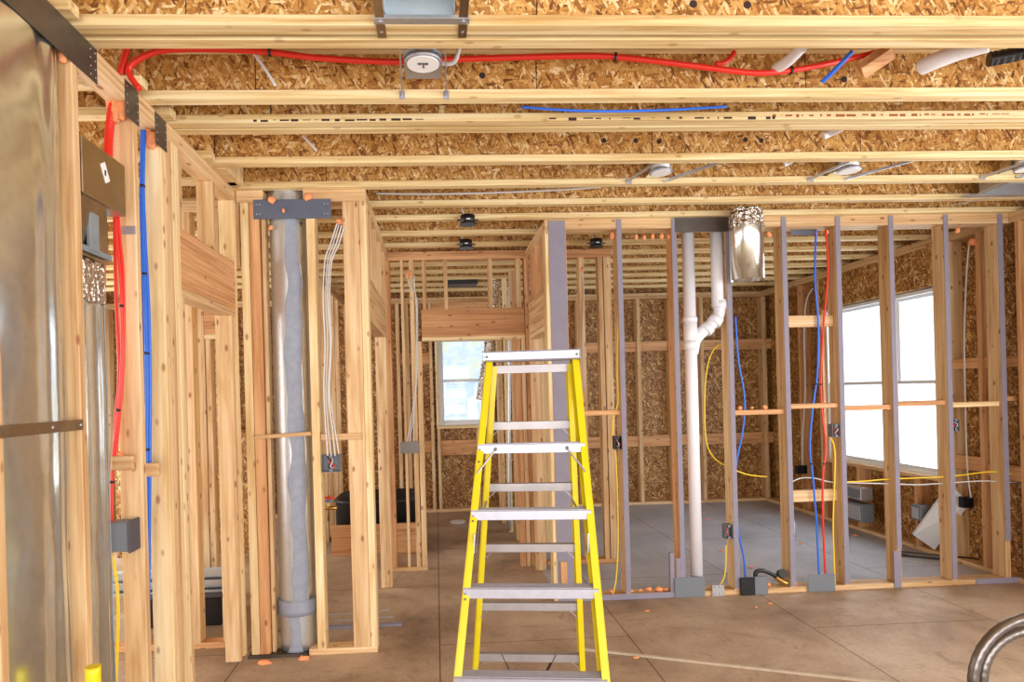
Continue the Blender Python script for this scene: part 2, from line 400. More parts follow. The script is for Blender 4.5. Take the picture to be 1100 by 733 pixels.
# windows
def window(name, axis, at, a0, a1, z0, z1, pane, unit):
    """A double-hung unit: outer frame, two sashes each with its pane."""
    def bx(bm, p0, p1, q0, q1, d0, d1, bev=.003):
        if axis == 'x': abox(bm, at+d0, at+d1, p0, p1, q0, q1, bev)
        else: abox(bm, p0, p1, at+d0, at+d1, q0, q1, bev)
    bm = BM(); w = .035
    for s in ((a0, a0+w, z0, z1), (a1-w, a1, z0, z1), (a0+w, a1-w, z0, z0+w), (a0+w, a1-w, z1-w, z1)): bx(bm, *s, 0, .09)
    root = struct(name, bm, VINYL)
    zm = (z0+z1)/2; sw = .032
    for k, (q0, q1, d) in enumerate(((z0+w, zm+.02, .012), (zm-.02, z1-w, .048))):
        b = BM(); p0, p1 = a0+w, a1-w
        for s in ((p0, p0+sw, q0, q1), (p1-sw, p1, q0, q1), (p0+sw, p1-sw, q0, q0+sw), (p0+sw, p1-sw, q1-sw, q1)): bx(b, *s, d, d+.03)
        sash = finish('sash', b, VINYL, root)
        b = BM(); bx(b, p0+sw, p1-sw, q0+sw, q1-sw, d+.012, d+.017, 0)
        finish('pane', b, pane, sash)
    return root
WM = PX(951, 400, XR).y
window('window_1', 'x', XR+.04, WY0+.002, WM-.03, WZ0, WZ1, GLASS, 'near')
window('window_2', 'x', XR+.04, WM+.03, WY1-.002, WZ0, WZ1, GLASS, 'far')
window('window_3', 'y', YB+.04, HX0, HX1, HZ0, HZ1, FILM, 'hall')

# ------------------------------------------------------------------ joists overhead
def joist(Y, x0, x1, label, group, name='floor_joist', fw=.06, single=True):
    r = thing(name, ((x0+x1)/2, Y+fw/2, CEIL), label, 'joist', group)
    finish('bottom_flange', abox(BM(), x0, x1, Y, Y+fw, CEIL, CEIL+T, .002), FLANGE, r)
    finish('top_flange', abox(BM(), x0, x1, Y, Y+fw, DECK-T, DECK, .002), FLANGE, r)
    finish('web', abox(BM(), x0, x1, Y+fw/2-.006, Y+fw/2+.006, CEIL+T, DECK-T), OSB_WEB, r)
    return r
JY = [2.19, 2.28, 2.73, 2.965, 3.045, 3.49, 3.895, 4.30, 4.645]
y = 5.10
while y < YB-.1: JY.append(y); y += .4064
JR = XR+.1
JN = [
 'nearest overhead I-joist, its lower flange right across the top edge of the picture',
 'I-joist doubled up behind the nearest one, round metal light fixture hanging under it',
 'third overhead I-joist from the top, light hanger tabs nailed to its face',
 'overhead I-joist in front of a doubled pair, dark stamped writing on its flange',
 'rear I-joist of the doubled pair with the stamped dark writing',
 'single overhead I-joist just above the ceiling light fixtures',
 'overhead I-joist directly behind the three metal light fixtures',
 'overhead I-joist just behind the hanging foil duct collar',
 'overhead I-joist right above the front edge of the partition plate']
joists = []
for i, Y in enumerate(JY):
    lab = JN[i] if i < len(JN) else 'overhead I-joist beyond the partition line, %s one going back from the partition' % ORD[i-len(JN)]
    x0 = -1.27 if i < 9 else -1.21
    joists.append(joist(Y, x0, JR, lab, 'I-joists carrying the floor above'))
# lapped joists over the left-hand rooms
for i, Y in enumerate([1.75, 2.12, 2.62, 2.90, 3.41, 3.81, 4.22, 4.56, 5.02, 5.43, 5.83, 6.24, 6.65, 7.05, 7.46]):
    joist(Y-.02, XL+.02, -1.30 if i > 8 else -1.155, 'shorter I-joist over the left-hand room, %s going back' % ORD[i], 'lapped joists over the left room')
# stamped writing and stains on joist flanges: parts of their joists
def ink_marks(j, px0, px1, py, Y, mat, n, h=.010, seed=1):
    rnd = random.Random(seed); bm = BM(); x = X_(px0, Y, py); xe = X_(px1, Y, py); z = P(700, py, Y).z
    z = min(max(z, CEIL+.008), CEIL+T-.008)
    while x < xe:
        w = rnd.uniform(.006, .05); k = rnd.uniform(.4, 1)
        finish('stamped_mark', abox(BM(), x, x+w, Y-.0008, Y+.0005, z-h*k/2+rnd.uniform(-.004, .004), z+h*k/2), mat, j)
        x += w+rnd.uniform(.006, .10/n)
    bm.free()
ink_marks(joists[3], 272, 450, 130, 2.965, INK, 4, .012, 3)
ink_marks(joists[3], 590, 830, 130, 2.965, INK, 1.6, .011, 5)
ink_marks(joists[3], 830, 1080, 125, 2.965, INKR, 3, .012, 8)
def web_hole(j, px, py, r_=.014):
    Y = JY[j]; p = P(px, py, Y+.022)
    finish('knockout_hole', cyl(BM(), (p.x, Y+.0225, p.z), (p.x, Y+.0245, p.z), r_, 16), INK, joists[j])
for j, px, py in ((2, 518, 81), (2, 907, 85), (5, 649, 151), (5, 683, 151), (5, 708, 152), (5, 801, 150), (5, 818, 151), (0, 745, 4), (0, 803, 5)): web_hole(j, px, py)
# solid blocking seen on the left above the wall
for i, (a, b, Y) in enumerate(((205, 229, 3.58), (228, 252, 3.98))):
    xa = -1.205; 
    board('joist_blocking', (xa, xa+.075, Y-.02, Y+.29, CEIL, CEIL+.185), PALE['z'],
          'pale solid blocking on the left wall plate between joists, %s' % ('nearer piece' if i == 0 else 'farther piece'), 'blocking', 'blocking pieces on the left wall')

# ------------------------------------------------------------------ left-hand wall (runs away from the camera)
LX = -1.20; LW = .09; LX0 = LX-LW
def ly(px, py=300): return PX(px, py, LX).y
PT = CEIL-2*T               # underside of the double top plate
board('top_plate', (LX0, LX, 2.185, 3.93, CEIL-T, CEIL), PINE['y'], 'upper top plate of the left-hand wall running back to the corner', 'plate', 'top plates')
board('top_plate', (LX0, LX, 2.185, 3.93, PT, CEIL-T), PINE['y'], 'lower top plate of the left-hand wall under its twin', 'plate', 'top plates')
board('bottom_plate', (LX0, LX, 2.51, 2.99, 0, T), PINE['y'], 'bottom plate of the left-hand wall under the coloured pipes', 'plate', 'bottom plates')
def lstud(y0, label, w=T, mat=None, z0=None, z1=None, name='wall_stud', bow=0, grp='studs of the left-hand wall'):
    z0 = (T if y0 > 2.5 else 0) if z0 is None else z0
    return board(name, (LX0, LX, y0, y0+w, z0, PT if z1 is None else z1), mat or PINE['z'], label, 'stud', grp)
S1 = ly(83); S2 = ly(147.5); S3 = ly(176.5)
lstud(S1-.42, 'stud at the far left edge beside the big duct, mostly out of frame')
lstud(S1, 'broad pale stud between the two big ducts at far left')
lstud(S2, 'stud with the red pipes running down its left side')
b0 = S3
lstud(b0, 'pale stud just right of the blue pipes, first of the opening post', mat=PALE['z'])
for k, t_ in enumerate(('second board of the knotty built-up post left of the doorway', 'third board of the knotty built-up post left of the doorway', 'fourth board of the knotty built-up post left of the doorway')):
    lstud(b0+T*(k+1), t_, mat=(PINE, PINE, PALE)[k]['z'])
lstud(b0+T*4, 'full-height king stud of the post left of the doorway', mat=PALE['z'])
OP0 = b0+T*6
lstud(b0+T*5, 'trimmer stud carrying the left end of the doorway header', z1=2.10, mat=PINE['z'])
OP1 = 3.80
board('door_header', (LX0, LX, OP0-T, 3.88, 2.14, 2.43), FIR['y'], 'deep brown solid header above the left-hand doorway', 'header', 'door headers')
board('header_plate', (LX0, LX, OP0-T, 3.88, 2.10, 2.14), PINE['y'], 'flat board under the left-hand doorway header', 'plate')
lstud(OP1, 'trimmer stud right of the left doorway with nail holes in its face', z1=2.10)
lstud(3.88, 'king stud at the corner where the left wall ends', w=.045, mat=PALE['z'])
for i, (px) in enumerate((229, 256.5)):
    yy = PX(px, 230, LX).y
    board('cripple_stud', (LX0, LX, yy, yy+T, 2.43, PT), PINE['z'], 'short knotty stud above the left doorway header, %s' % ('nearer the camera' if i == 0 else 'farther from the camera'), 'stud', 'short studs above headers')
board('cripple_stud', (LX0, LX, b0+T*5, b0+T*6, 2.43, PT), PINE['z'], 'short stud above the header tight against the knotty post', 'stud', 'short studs above headers')
# blocks with pipes
for px0, px1, y_, lab in ((120, 143, 498, 'short block between studs where the red pipes pass through'), (147, 171, 502, 'short tilted block in front of the blue pipes')):
    ya, yb = ly(px0, y_), ly(px1, y_)
    if px0 == 120:
        board('wall_block', (X_(121, S2-.03), X_(144, S2-.03), S2-.055, S2-.035, P(132, 504, S2).z, P(132, 489, S2).z), PINE['x'], lab, 'block', 'blocks in the left-hand wall')
    else:
        board('wall_block', (X_(149, S3-.05), X_(172, S3-.05), S3-.085, S3-.06, P(160, 510, S3).z, P(160, 496, S3).z), PINE['x'], lab, 'block', 'blocks in the left-hand wall')
# steel plates on the top plates
def nailplate(px0, px1, pyt, pyb, label, pym=None, x=LX, th=.003):
    a = PX(px0, (pyt+pyb)/2, x).y; b = PX(px1, (pyt+pyb)/2, x).y
    pm = (px0+px1)/2
    z1 = CEIL-.002 if pyt is None else PX(pm, pyt, x).z; z0 = PX(pm, pyb, x).z
    return a, b, z0, z1
for (ya, yb, z0, z1, lab) in ((1.72, ly(103, 60), 2.757, 2.884, 'long dark steel plate over the left duct, at the top left corner'),
                              (ly(134, 105), ly(148, 105), 2.74, 2.884, 'small dark nail plate on the left wall plate above the red pipes'),
                              (ly(166.5, 138), ly(178, 138), 2.735, 2.875, 'small dark nail plate on the left wall plate above the blue pipes')):
    r = finish('nail_plate', abox(BM(), LX+.0005, LX+.0035, ya, yb, z0, z1, .0005), STEEL)
    tag(r, lab, 'metal plate', 'steel plates on the framing')
    bmn = BM()
    for zz in (.15, .38, .62, .85):
        for yy in (.93, .98) if yb-ya > .3 else (.12, .88):
            blob(bmn, (LX+.004, ya+(yb-ya)*yy, z0+(z1-z0)*zz), .004, (.4, 1, 1), sub=1)
    finish('nail_heads', bmn, ALU, r)
# big ducts
def duct(name, c, rx, ry, z0, z1, label, cat='duct', mat=GALV, seams=()):
    bm = BM(); n = 40; rows = 60; R = []
    for j in range(rows+1):
        z = z0+(z1-z0)*j/rows
        w = 1+.012*noise.noise(Vector((z*3, c[0]*5, 0)))
        R.append([bm.verts.new((c[0]+rx*math.cos(2*PI*k/n)*w*(1+.012*noise.noise(Vector((k*.35, z*4, 2)))), c[1]+ry*math.sin(2*PI*k/n)*w, z)) for k in range(n)])
    for a, b in zip(R, R[1:]):
        for k in range(n): bm.faces.new((a[k], a[(k+1) % n], b[(k+1) % n], b[k])).smooth = True
    bm.faces.new(R[0]); bm.faces.new(R[-1])
    o = finish(name, bm, mat); tag(o, label, cat); return o
def flat_oval(c, rx, ry, z0, z1, label, a0=0, a1=2*PI, off=0, jag=0, th=.003, closed=True, rows=60, n=120, seed=0):
    """Flattened duct, long side along the wall: superellipse section with soft dents."""
    bm = BM(); R = []; R2 = []
    e = .5
    for j in range(rows+1):
        z = z0+(z1-z0)*j/rows; L1 = []; L2 = []
        s0 = a0+jag*noise.noise(Vector((z*5, 1.1, seed))); s1 = a1+jag*noise.noise(Vector((z*4, 9.1, seed)))
        for k in range(n if closed else n+1):
            t = s0+(s1-s0)*k/n; C_, S_ = math.cos(t), math.sin(t)
            dn = (.004*math.sin(t*15+seed) if closed else .003)+.006*noise.noise(Vector((t*2.2, z*2.3, seed)))+.002*noise.noise(Vector((t*5, z*7, seed)))
            x = c[0]+(rx+off+dn)*math.copysign(abs(C_)**e, C_); y = c[1]+(ry+off)*math.copysign(abs(S_)**e, S_)
            L1.append(bm.verts.new((x, y, z)))
            if not closed:
                x = c[0]+(rx+off+th+dn)*math.copysign(abs(C_)**e, C_); y = c[1]+(ry+off+th)*math.copysign(abs(S_)**e, S_); L2.append(bm.verts.new((x, y, z)))
        R.append(L1); R2.append(L2)
    m = len(R[0])
    for A, B in zip(R, R[1:]):
        for k in range(m if closed else m-1): bm.faces.new((A[k], A[(k+1) % m], B[(k+1) % m], B[k])).smooth = True
    if closed: bm.faces.new(R[0]); bm.faces.new(R[-1])
    else:
        for A, B in zip(R2, R2[1:]):
            for k in range(m-1): bm.faces.new((A[k], A[k+1], B[k+1], B[k])).smooth = True
        for j in range(rows):
            for k in (0, m-1): bm.faces.new((R[j][k], R[j+1][k], R2[j+1][k], R2[j][k]))
        for j in (0, rows):
            for k in range(m-1): bm.faces.new((R[j][k], R2[j][k], R2[j][k+1], R[j][k+1]))
    return bm
d1 = finish('oval_duct', flat_oval((-1.305, 1.90), .098, .275, 0, CEIL-.003, '', seed=1), GALV)
tag(d1, 'large shiny galvanised duct at the far left edge', 'duct')
bm = BM()
for yy in (1.83, 1.87): cyl(bm, (-1.207, yy-.12, .01), (-1.207, yy-.12, CEIL-.01), .004, 8)
finish('lock_seam', bm, GALVB, d1)
D2C = (-1.33, 2.355)
d2 = finish('oval_duct', flat_oval(D2C, .088, .122, 0, 2.125, '', seed=5), GALV)
tag(d2, 'duct between studs with a grey taped seam, left of the red pipes', 'duct')
finish('duct_tape_strip', flat_oval(D2C, .088, .122, 0, 2.08, '', a0=.62, a1=1.2, off=.002, jag=.12, closed=False, seed=5), TAPE, d2)
# transition boot and box on top of duct 2
zb0, zb1 = 2.33, 2.53
bt = thing('duct_box', (-1.36, 2.28, 2.16), 'sheet metal duct box with a white sticker above the taped duct', 'duct box')
bm = abox(BM(), -1.52, LX+.004, S1+T+.004, ly(133.5, 200), zb0, zb1, .003)
finish('box_body', bm, SHEET, bt)
bm = BM(); top = [(-1.50, S1+T+.01), (LX-.004, S1+T+.01), (LX-.004, 2.40), (-1.50, 2.40)]; 
bot = [(-1.43, S1+T+.01), (LX-.04, S1+T+.01), (LX-.04, 2.48), (-1.43, 2.48)]
a = [bm.verts.new((x, y, zb0-.001)) for x, y in top]; b = [bm.verts.new((x, y, 2.13)) for x, y in bot]
for k in range(4): bm.faces.new((a[k], a[(k+1) % 4], b[(k+1) % 4], b[k]))
bm.faces.new(a); bm.faces.new(b)
finish('taper_boot', bm, SHEET, bt)
bm = BM(); abox(bm, LX-.022, LX-.0145, S1+T+.02, 2.44, 2.305, 2.335, .002); abox(bm, LX-.027, LX-.012, 2.30, 2.36, 2.15, 2.32, .002); abox(bm, LX-.028, LX-.018, S1+T+.02, 2.46, 2.14, 2.16)
finish('tape_band', bm, TAPE, bt)
bm = BM(); obox(bm, (LX+.0055, PX(112, 180, LX).y-.022, PX(112, 186, LX).z+.03), (LX+.0055, PX(112, 180, LX).y+.012, PX(112, 186, LX).z-.03), .002, .034, up=Vector((0, 1, 0)))
st_ = finish('sticker', bm, LABELW, bt)
bm = BM(); yy = PX(112, 180, LX).y; abox(bm, LX+.0067, LX+.0075, yy-.012, yy-.002, PX(112, 186, LX).z-.012, PX(112, 186, LX).z+.008)
finish('sticker_print', bm, INK, st_)
finish('foil_wrap', flat_oval(D2C, .088, .122, 1.97, 2.12, '', a0=-1.2, a1=1.8, off=.006, jag=.1, closed=False, rows=10, seed=5), FOIL, d2)
# strap across duct 1
p0 = PX(-4, 465.5, LX); p1 = PX(86, 456.5, LX)
bm = BM(); obox(bm, (LX+.004, p0.y-.15, p1.z), (LX+.004, p1.y+.01, p1.z), .002, .035)
s_ = finish('pipe_strap', bm, SHEET); tag(s_, 'flat metal strap across the large duct at far left', 'strap')
bm = BM()
for yy in (p1.y-.005, p1.y-.16): blob(bm, (LX+.006, yy, p1.z), .006, (.5, 1, 1), sub=1)
finish('screw', bm, ALU, s_)
# pipes
def pipe(name, pts, r, mat, label, cat, group=None, seg=8, n=8, rf=None, ties=(), tmat=None):
    bm = tube(BM(), pts, r, n=n, seg=seg, rf=rf)
    o = finish(name, bm, mat); tag(o, label, cat, group)
    if ties:
        sp = spline(pts, n)
        for t in ties:
            k = int(t*(len(sp)-2)); d = (sp[k+1]-sp[k]).normalized()*.005
            b = tube(BM(), [sp[k]-d, sp[k]+d], r*1.45, seg=10, raw=True); finish('cable_tie', b, tmat or BLK, o)
    return o
def PL(lst, Y): return [P(px, py, Y) for px, py in lst]
yr = S2-.012
pipe('red_conduit', [P(125, 96, yr-.01), P(120, 120, yr-.01), P(117, 145, yr-.01), P(116, 170, yr-.03)], .017, RED, 'thick red conduit rising above the sheet metal duct box', 'pipe', 'red pipes', rf=lambda i, n: 1+.06*math.sin(i*2.5), n=14)
rp = [[(126, 222), (129, 260), (132, 290), (133, 340), (132, 400), (128, 450), (124, 492)],
      [(123, 230), (123.5, 280), (125, 330), (128, 400), (124, 450), (122, 492)],
      [(124, 225), (126, 265), (129.5, 300), (131, 350), (130, 405), (126, 450), (121, 500), (120, 560), (118.5, 596)]]
for i, l in enumerate(rp):
    pipe('red_pipe', PL(l, yr-.006-.011*i), .0062, RED, ('rightmost of three red pipes beside the metal duct', 'left one of three red pipes, bending away at the top', 'middle red pipe of three, the one going on below the wooden block')[i], 'pipe', 'red pipes', ties=(.33, .62, .8) if i == 2 else (), n=10)
yb_ = S3-.03
for i, (off, lab) in enumerate(((0, 'left one of the three bundled blue pipes'), (4, 'middle one of the three bundled blue pipes'), (8, 'right one of the three bundled blue pipes'))):
    l = [(153+off*.25, 140), (152+off*.2, 200), (151+off*.6, 260), (153+off*.8, 330), (154.5+off*.8, 400), (154.5+off*.8, 460), (154+off*.8, 540), (153.5+off*.8, 600), (152.5+off*.75, 680), (151.5+off*.75, 745)]
    pipe('blue_pipe', PL(l, yb_-.012*(i % 2)), .0085, BLUE, lab, 'pipe', 'blue pipes at left', ties=(.12, .29, .42, .6, .83) if i == 1 else (), n=10)
pipe('yellow_cable', PL([(119, 594), (124, 615), (127, 650), (126, 700), (124, 745)], yr-.02), .0062, YCAB, 'yellow cable dropping below the grey box at left', 'cable', 'yellow cables')
pipe('yellow_tube_stub', [P(100, 716, 2.02), P(100, 760, 2.02)], .034/2+.006, YEL, 'short yellow tube standing up at the bottom left between duct and studs', 'tube', seg=14)
# foam on left wall
def foam(c, r, label, sq=(1, 1, 1), n=1, seed=0, name='foam_blob', spread=.6):
    bm = BM(); rnd = random.Random(seed)
    for k in range(n):
        blob(bm, (c[0]+rnd.uniform(-1, 1)*r*spread*sq[0]*(n > 1), c[1]+rnd.uniform(-.5, .5)*r*spread*(n > 1), c[2]+rnd.uniform(-1, 1)*r*spread*sq[2]*(n > 1)), r*rnd.uniform(.6, 1), sq, seed+k*3)
    o = finish(name, bm, FOAM); tag(o, label, 'spray foam', 'orange spray foam blobs'); return o
foam(P(128, 118, yr+.0), .04, 'long dripping orange foam around the red conduit under the top plate', (.9, .7, 1.9), 3, 4)
foam(P(162, 145, yb_+.02), .03, 'orange foam at the top of the blue pipes', (1, .7, 1.7), 3, 9)
foam(P(17, 12, 2.0), .035, 'orange foam at the top left corner over the large duct', (1, .8, .7), 2, 14)
foam(P(66, 58, S1-.02), .022, 'small orange foam drip on top of the broad stud', (.8, .7, 1.4), 2, 19)
foam(P(150, 493, yb_+.01), .024, 'orange foam on the block beside the blue pipes', (1, .8, .9), 2, 24)
foam(P(126, 489, yr+.0), .018, 'orange foam on the block beside the red pipes', (1.2, .8, .8), 2, 29)
# electrical boxes
def ebox(c, w, h, d, label, mat=GBOX, wires=True, back=True, group='electrical boxes'):
    """Open-fronted box facing the camera (-Y); c = centre of its front."""
    x, y, z = c; t = .003
    r = thing('electrical_box', (x, y+d/2, z-h/2), label, 'electrical box', group)
    bm = BM()
    abox(bm, x-w/2, x-w/2+t, y, y+d, z-h/2, z+h/2); abox(bm, x+w/2-t, x+w/2, y, y+d, z-h/2, z+h/2)
    abox(bm, x-w/2+t, x+w/2-t, y, y+d, z+h/2-t, z+h/2); abox(bm, x-w/2+t, x+w/2-t, y, y+d, z-h/2, z-h/2+t)
    abox(bm, x-w/2+t, x+w/2-t, y+d-t, y+d, z-h/2+t, z+h/2-t)
    for s in (-1, 1): abox(bm, x-.01, x+.01, y-.001, y+.004, z+s*(h/2-.012)-.008, z+s*(h/2-.012)+.008)
    finish('box_body', bm, mat, r)
    if wires:
        for k, m_ in enumerate((INK, RED, WCAB)):
            rnd = random.Random(int(x*100)+k)
            finish('wire', tube(BM(), [(x+rnd.uniform(-.3, .3)*w, y+d*.8, z+h*.38), (x+rnd.uniform(-.3, .3)*w, y+.01, z+h*.1), (x+rnd.uniform(-.3, .3)*w, y+.012, z-h*.2), (x+rnd.uniform(-.2, .2)*w, y+d*.4, z-h*.3)], .0035, seg=6, n=5), m_, r)
    return r
# closed grey box on left wall
g = P(131, 577, S2-.06)
r = thing('switch_box', (g.x, S2-.03, g.z-.055), 'grey closed switch box at left, under the red pipe', 'electrical box', 'electrical boxes')
finish('box_body', abox(BM(), g.x-.045, g.x+.035, S2-.085, S2-.004, g.z-.055, g.z+.06, .004), GBOX, r)
finish('box_flange', abox(BM(), g.x+.0355, g.x+.045, S2-.088, S2-.003, g.z-.06, g.z+.066, .001), DKGREY, r)
# tiny bracket on S1
finishb = finish('stud_clip', abox(BM(), LX0+.004, LX0+.018, S1-.006, S1-.0005, PX(66, 170, LX).z-.0, PX(66, 145, LX).z, .001), ALU)
tag(finishb, 'small pale metal clip on the broad stud at far left', 'clip')
cl = finish('tie_plate', abox(BM(), LX-.055, LX+.0, S2-.004, S2-.0005, P(140, 252, S2).z, P(140, 243, S2).z, .001), ALU)
tag(cl, 'small steel tie plate with two holes on the stud by the red pipes', 'metal plate', 'steel plates on the framing')

# ------------------------------------------------------------------ duct wall (faces the camera, left of the hall)
DY = 3.935; DD = .11
HLX = -.405                  # hall-side face of the wall left of the hall
dx0, dx1 = X_(288, DY), X_(331, DY)
for k, (xa, xb, z0, lab) in enumerate(((LX, dx0, PT, 'lower top plate piece left of the round duct'), (LX, dx0, CEIL-T, 'upper top plate piece left of the round duct'),
                                  (dx1, HLX, PT, 'lower top plate piece right of the round duct'), (dx1, HLX, CEIL-T, 'upper top plate piece right of the round duct'))):
    board('top_plate', (xa+.001, xb, DY, DY+DD, z0, z0+T), PINE['x'], lab, 'plate', 'top plates')
board('bottom_plate', (X_(332, DY, 700), HLX, DY, DY+DD, 0, T), PINE['x'], 'bottom plate under the studs right of the round duct', 'plate', 'bottom plates')
tr = finish('metal_track', abox(BM(), LX+.001, X_(330, DY, 700), DY-.01, DY+.10, 0.001, .018, .002), STEEL); tag(tr, 'dark metal strip on the floor under the round duct', 'track')
def fstud(x0, x1, Y, D, label, mat, z0=T, z1=PT, name='wall_stud', grp=None, bev=.003):
    return board(name, (x0, x1, Y, Y+D, z0, z1), mat, label, 'stud', grp, bev=bev)
G = 'studs of the wall with the round duct'
fstud(X_(262, DY)+.006, X_(272, DY), DY, DD, 'pale narrow stud at the corner of the left wall and the duct wall', PALE['z'], z0=.02, grp=G)
fstud(X_(272.5, DY), X_(283, DY), DY, DD, 'pinkish stud just left of the round duct', FIR['z'], z0=.02, grp=G)
fstud(X_(284, DY), X_(288, DY), DY+.03, DD-.03, 'thin stud edge tight against the left of the round duct', PINE['z'], z0=.02, grp=G)
fstud(X_(334, DY), X_(343, DY), DY, DD, 'pale slim stud just right of the round duct', PALE['z'], grp=G)
fstud(X_(373, DY), X_(391, DY), DY, T, 'wide-faced stud with nail marks left of the white hall corner', PINE['z'], grp=G)
fstud(X_(391.2, DY), HLX, DY, DD, 'pale end stud at the corner of the hall', PALE['z'], grp=G)
fstud(X_(373, DY), X_(391, DY), DY+DD-T, T, 'backing stud behind the wide-faced stud at the hall corner', PINE['z'], grp=G)
# round duct with mastic
cx, cy, R_ = (dx0+dx1)/2+.002, DY+.122, (dx1-dx0)/2-.008
rd = duct('round_duct', (cx, cy), R_, R_, 0.02, DECK-.01, 'round galvanised duct with a grey mastic seam beside the hall', mat=GALVB)
finish('mastic_seam', ringshell(BM(), (cx, cy), R_+.0015, .3, 2.76, -PI/2-.05, -PI/2+.75, rows=80, jag=.3, rx=1), MASTIC, rd)
finish('mastic_seam', ringshell(BM(), (cx, cy), R_+.0045, .02, .26, -PI/2-.4, -PI/2+.5, rows=16, jag=.5), MASTIC, rd)
finish('duct_collar', ringshell(BM(), (cx, cy), R_+.002, .24, .335, -PI, PI*.999, n=48, rows=3, th=.008), MASTIC, rd)
finish('foil_tape', ringshell(BM(), (cx, cy), R_+.001, .34, 2.70, -PI/2+.78, -PI/2+1.1, rows=60, jag=.2), FOILT, rd)
# steel plate bridging the top plates
pa, pb = P(272, 219.5, DY-.004), P(356, 241, DY-.004)
o = finish('bridge_plate', abox(BM(), pa.x, pb.x, DY-.0065, DY-.002, PT-.105, PT+.015, .0008), STEELB); tag(o, 'blue-grey steel plate across the top of the round duct', 'metal plate', 'steel plates on the framing')
bmn = BM()
for xx in (pa.x+.02, pa.x+.04, pb.x-.02, pb.x-.04):
    for zz in (PT-.075, PT-.015): blob(bmn, (xx, DY-.006, zz), .005, (1, .4, 1), sub=1)
finish('nail_heads', bmn, ALU, o)
foam(P(294, 214, DY-.02), .024, 'orange foam on the left end of the steel bridge plate', (1, .7, 1), 2, 31)
foam(P(331, 212, DY-.02), .024, 'orange foam on the right end of the steel bridge plate', (1, .7, 1), 2, 35)
foam(P(304, 227, DY-.014), .014, 'small orange foam drip in the middle of the blue-grey plate', (1, .5, 1.4), 2, 38)
foam(P(290, 243, DY+.0), .014, 'small orange foam drip under the left of the blue-grey plate', (1, .5, 1.4), 2, 40)
foam(P(368, 237, DY+.03), .032, 'orange foam where the white cables enter the plate by the hall', (1.2, .7, .7), 2, 45)
# strips across
bm = obox(BM(), P(273, 470, DY-.007), P(334, 466, DY-.007), .012, .024, bev=.002)
tag(finish('cross_strip', bm, PINE['x']), 'thin strip nailed across the round duct at mid height', 'strip')
zb = P(360, 470, DY).z
board('wall_block', (X_(345, DY), X_(373, DY)-.0, DY+.001, DY+.06, zb-.02, zb+.02), PINE['x'], 'block behind the white cables beside the hall corner', 'block', 'blocks beside the hall')
bm = obox(BM(), (X_(344, DY), DY-.006, zb+.003), (X_(388, DY), DY-.006, zb+.003), .011, .038, bev=.002)
tag(finish('cross_strip', bm, PINE['x']), 'short strip nailed over the wide stud above the open switch box', 'strip')
ebx = ebox(tuple(P(355.5, 498, DY-.004)), .115, .108, .05, 'open two-gang box with red and black wires beside the hall corner')
# white cables from foam down to box
for i, l in enumerate(([(362, 240), (355, 262), (349, 280), (347, 320), (349, 370), (348, 420), (350, 460), (352, 490)],
                       [(364, 241), (358, 262), (352, 280), (350, 320), (352, 370), (350, 420), (352, 455), (356, 490)],
                       [(367, 242), (361, 262), (354, 282), (352, 320), (355, 370), (353, 425), (357, 460), (360, 490)],
                       [(370, 242), (364, 262), (356, 283), (354, 325), (356, 365), (354, 420), (358, 450), (364, 488)])):
    pipe('white_cable', PL(l, DY+.008+.006*(i % 2)-.03), .0042, WCAB, ('leftmost', 'second', 'third', 'rightmost')[i]+' of the four white cables dropping to the open two-gang box', 'cable', 'white cables beside the hall', ties=(.4, .62) if i == 1 else (), tmat=WCAB)
foam(PZ(283, 711, .01), .03, 'orange foam on the floor at the left foot of the round duct', (1.6, .8, .5), 3, 50)
foam(PZ(327, 707, .012), .026, 'orange foam on the floor at the right foot of the round duct', (1, .8, .8), 2, 55)

# ------------------------------------------------------------------ wall left of the hall (runs away), header, opening
HY1 = 5.70                   # front face of the cross wall
HX_0 = HLX-.09
def hw(z0, z1, y0, y1, name, label, cat, grp, mat):
    return board(name, (HX_0, HLX, y0, y1, z0, z1), mat, label, cat, grp)
hw(CEIL-T, CEIL, DY+DD, HY1, 'top_plate', 'upper top plate along the left side of the hall', 'plate', 'top plates', PINE['y'])
hw(PT, CEIL-T, DY+DD, HY1, 'top_plate', 'lower top plate along the left side of the hall', 'plate', 'top plates', PINE['y'])
hw(2.08, 2.36, DY+DD+.001, 5.32, 'door_header', 'header over the opening on the left side of the hall', 'header', 'door headers', PINE['y'])
for i in range(3): hw(2.36, PT, DY+.28+.38*i, DY+.28+.38*i+T, 'cripple_stud', 'short stud above the header left of the hall, %s going back' % ORD[i], 'stud', 'short studs above headers', PINE['z'])
fstud(HX_0, HLX, 5.24, T, 'pale jamb stud at the far side of the left hall opening, foot on the floor', PINE['z'], z0=0, z1=2.08, grp='jamb studs of the hall')
fstud(HX_0, HLX, 5.24+T, T, 'second jamb stud behind the pale one left of the hall', PINE['z'], z0=0, z1=2.08, grp='jamb studs of the hall')
fstud(HX_0, HLX, 5.322, T, 'king stud behind the jamb left of the hall', PINE['z'], z0=T, grp='jamb studs of the hall')

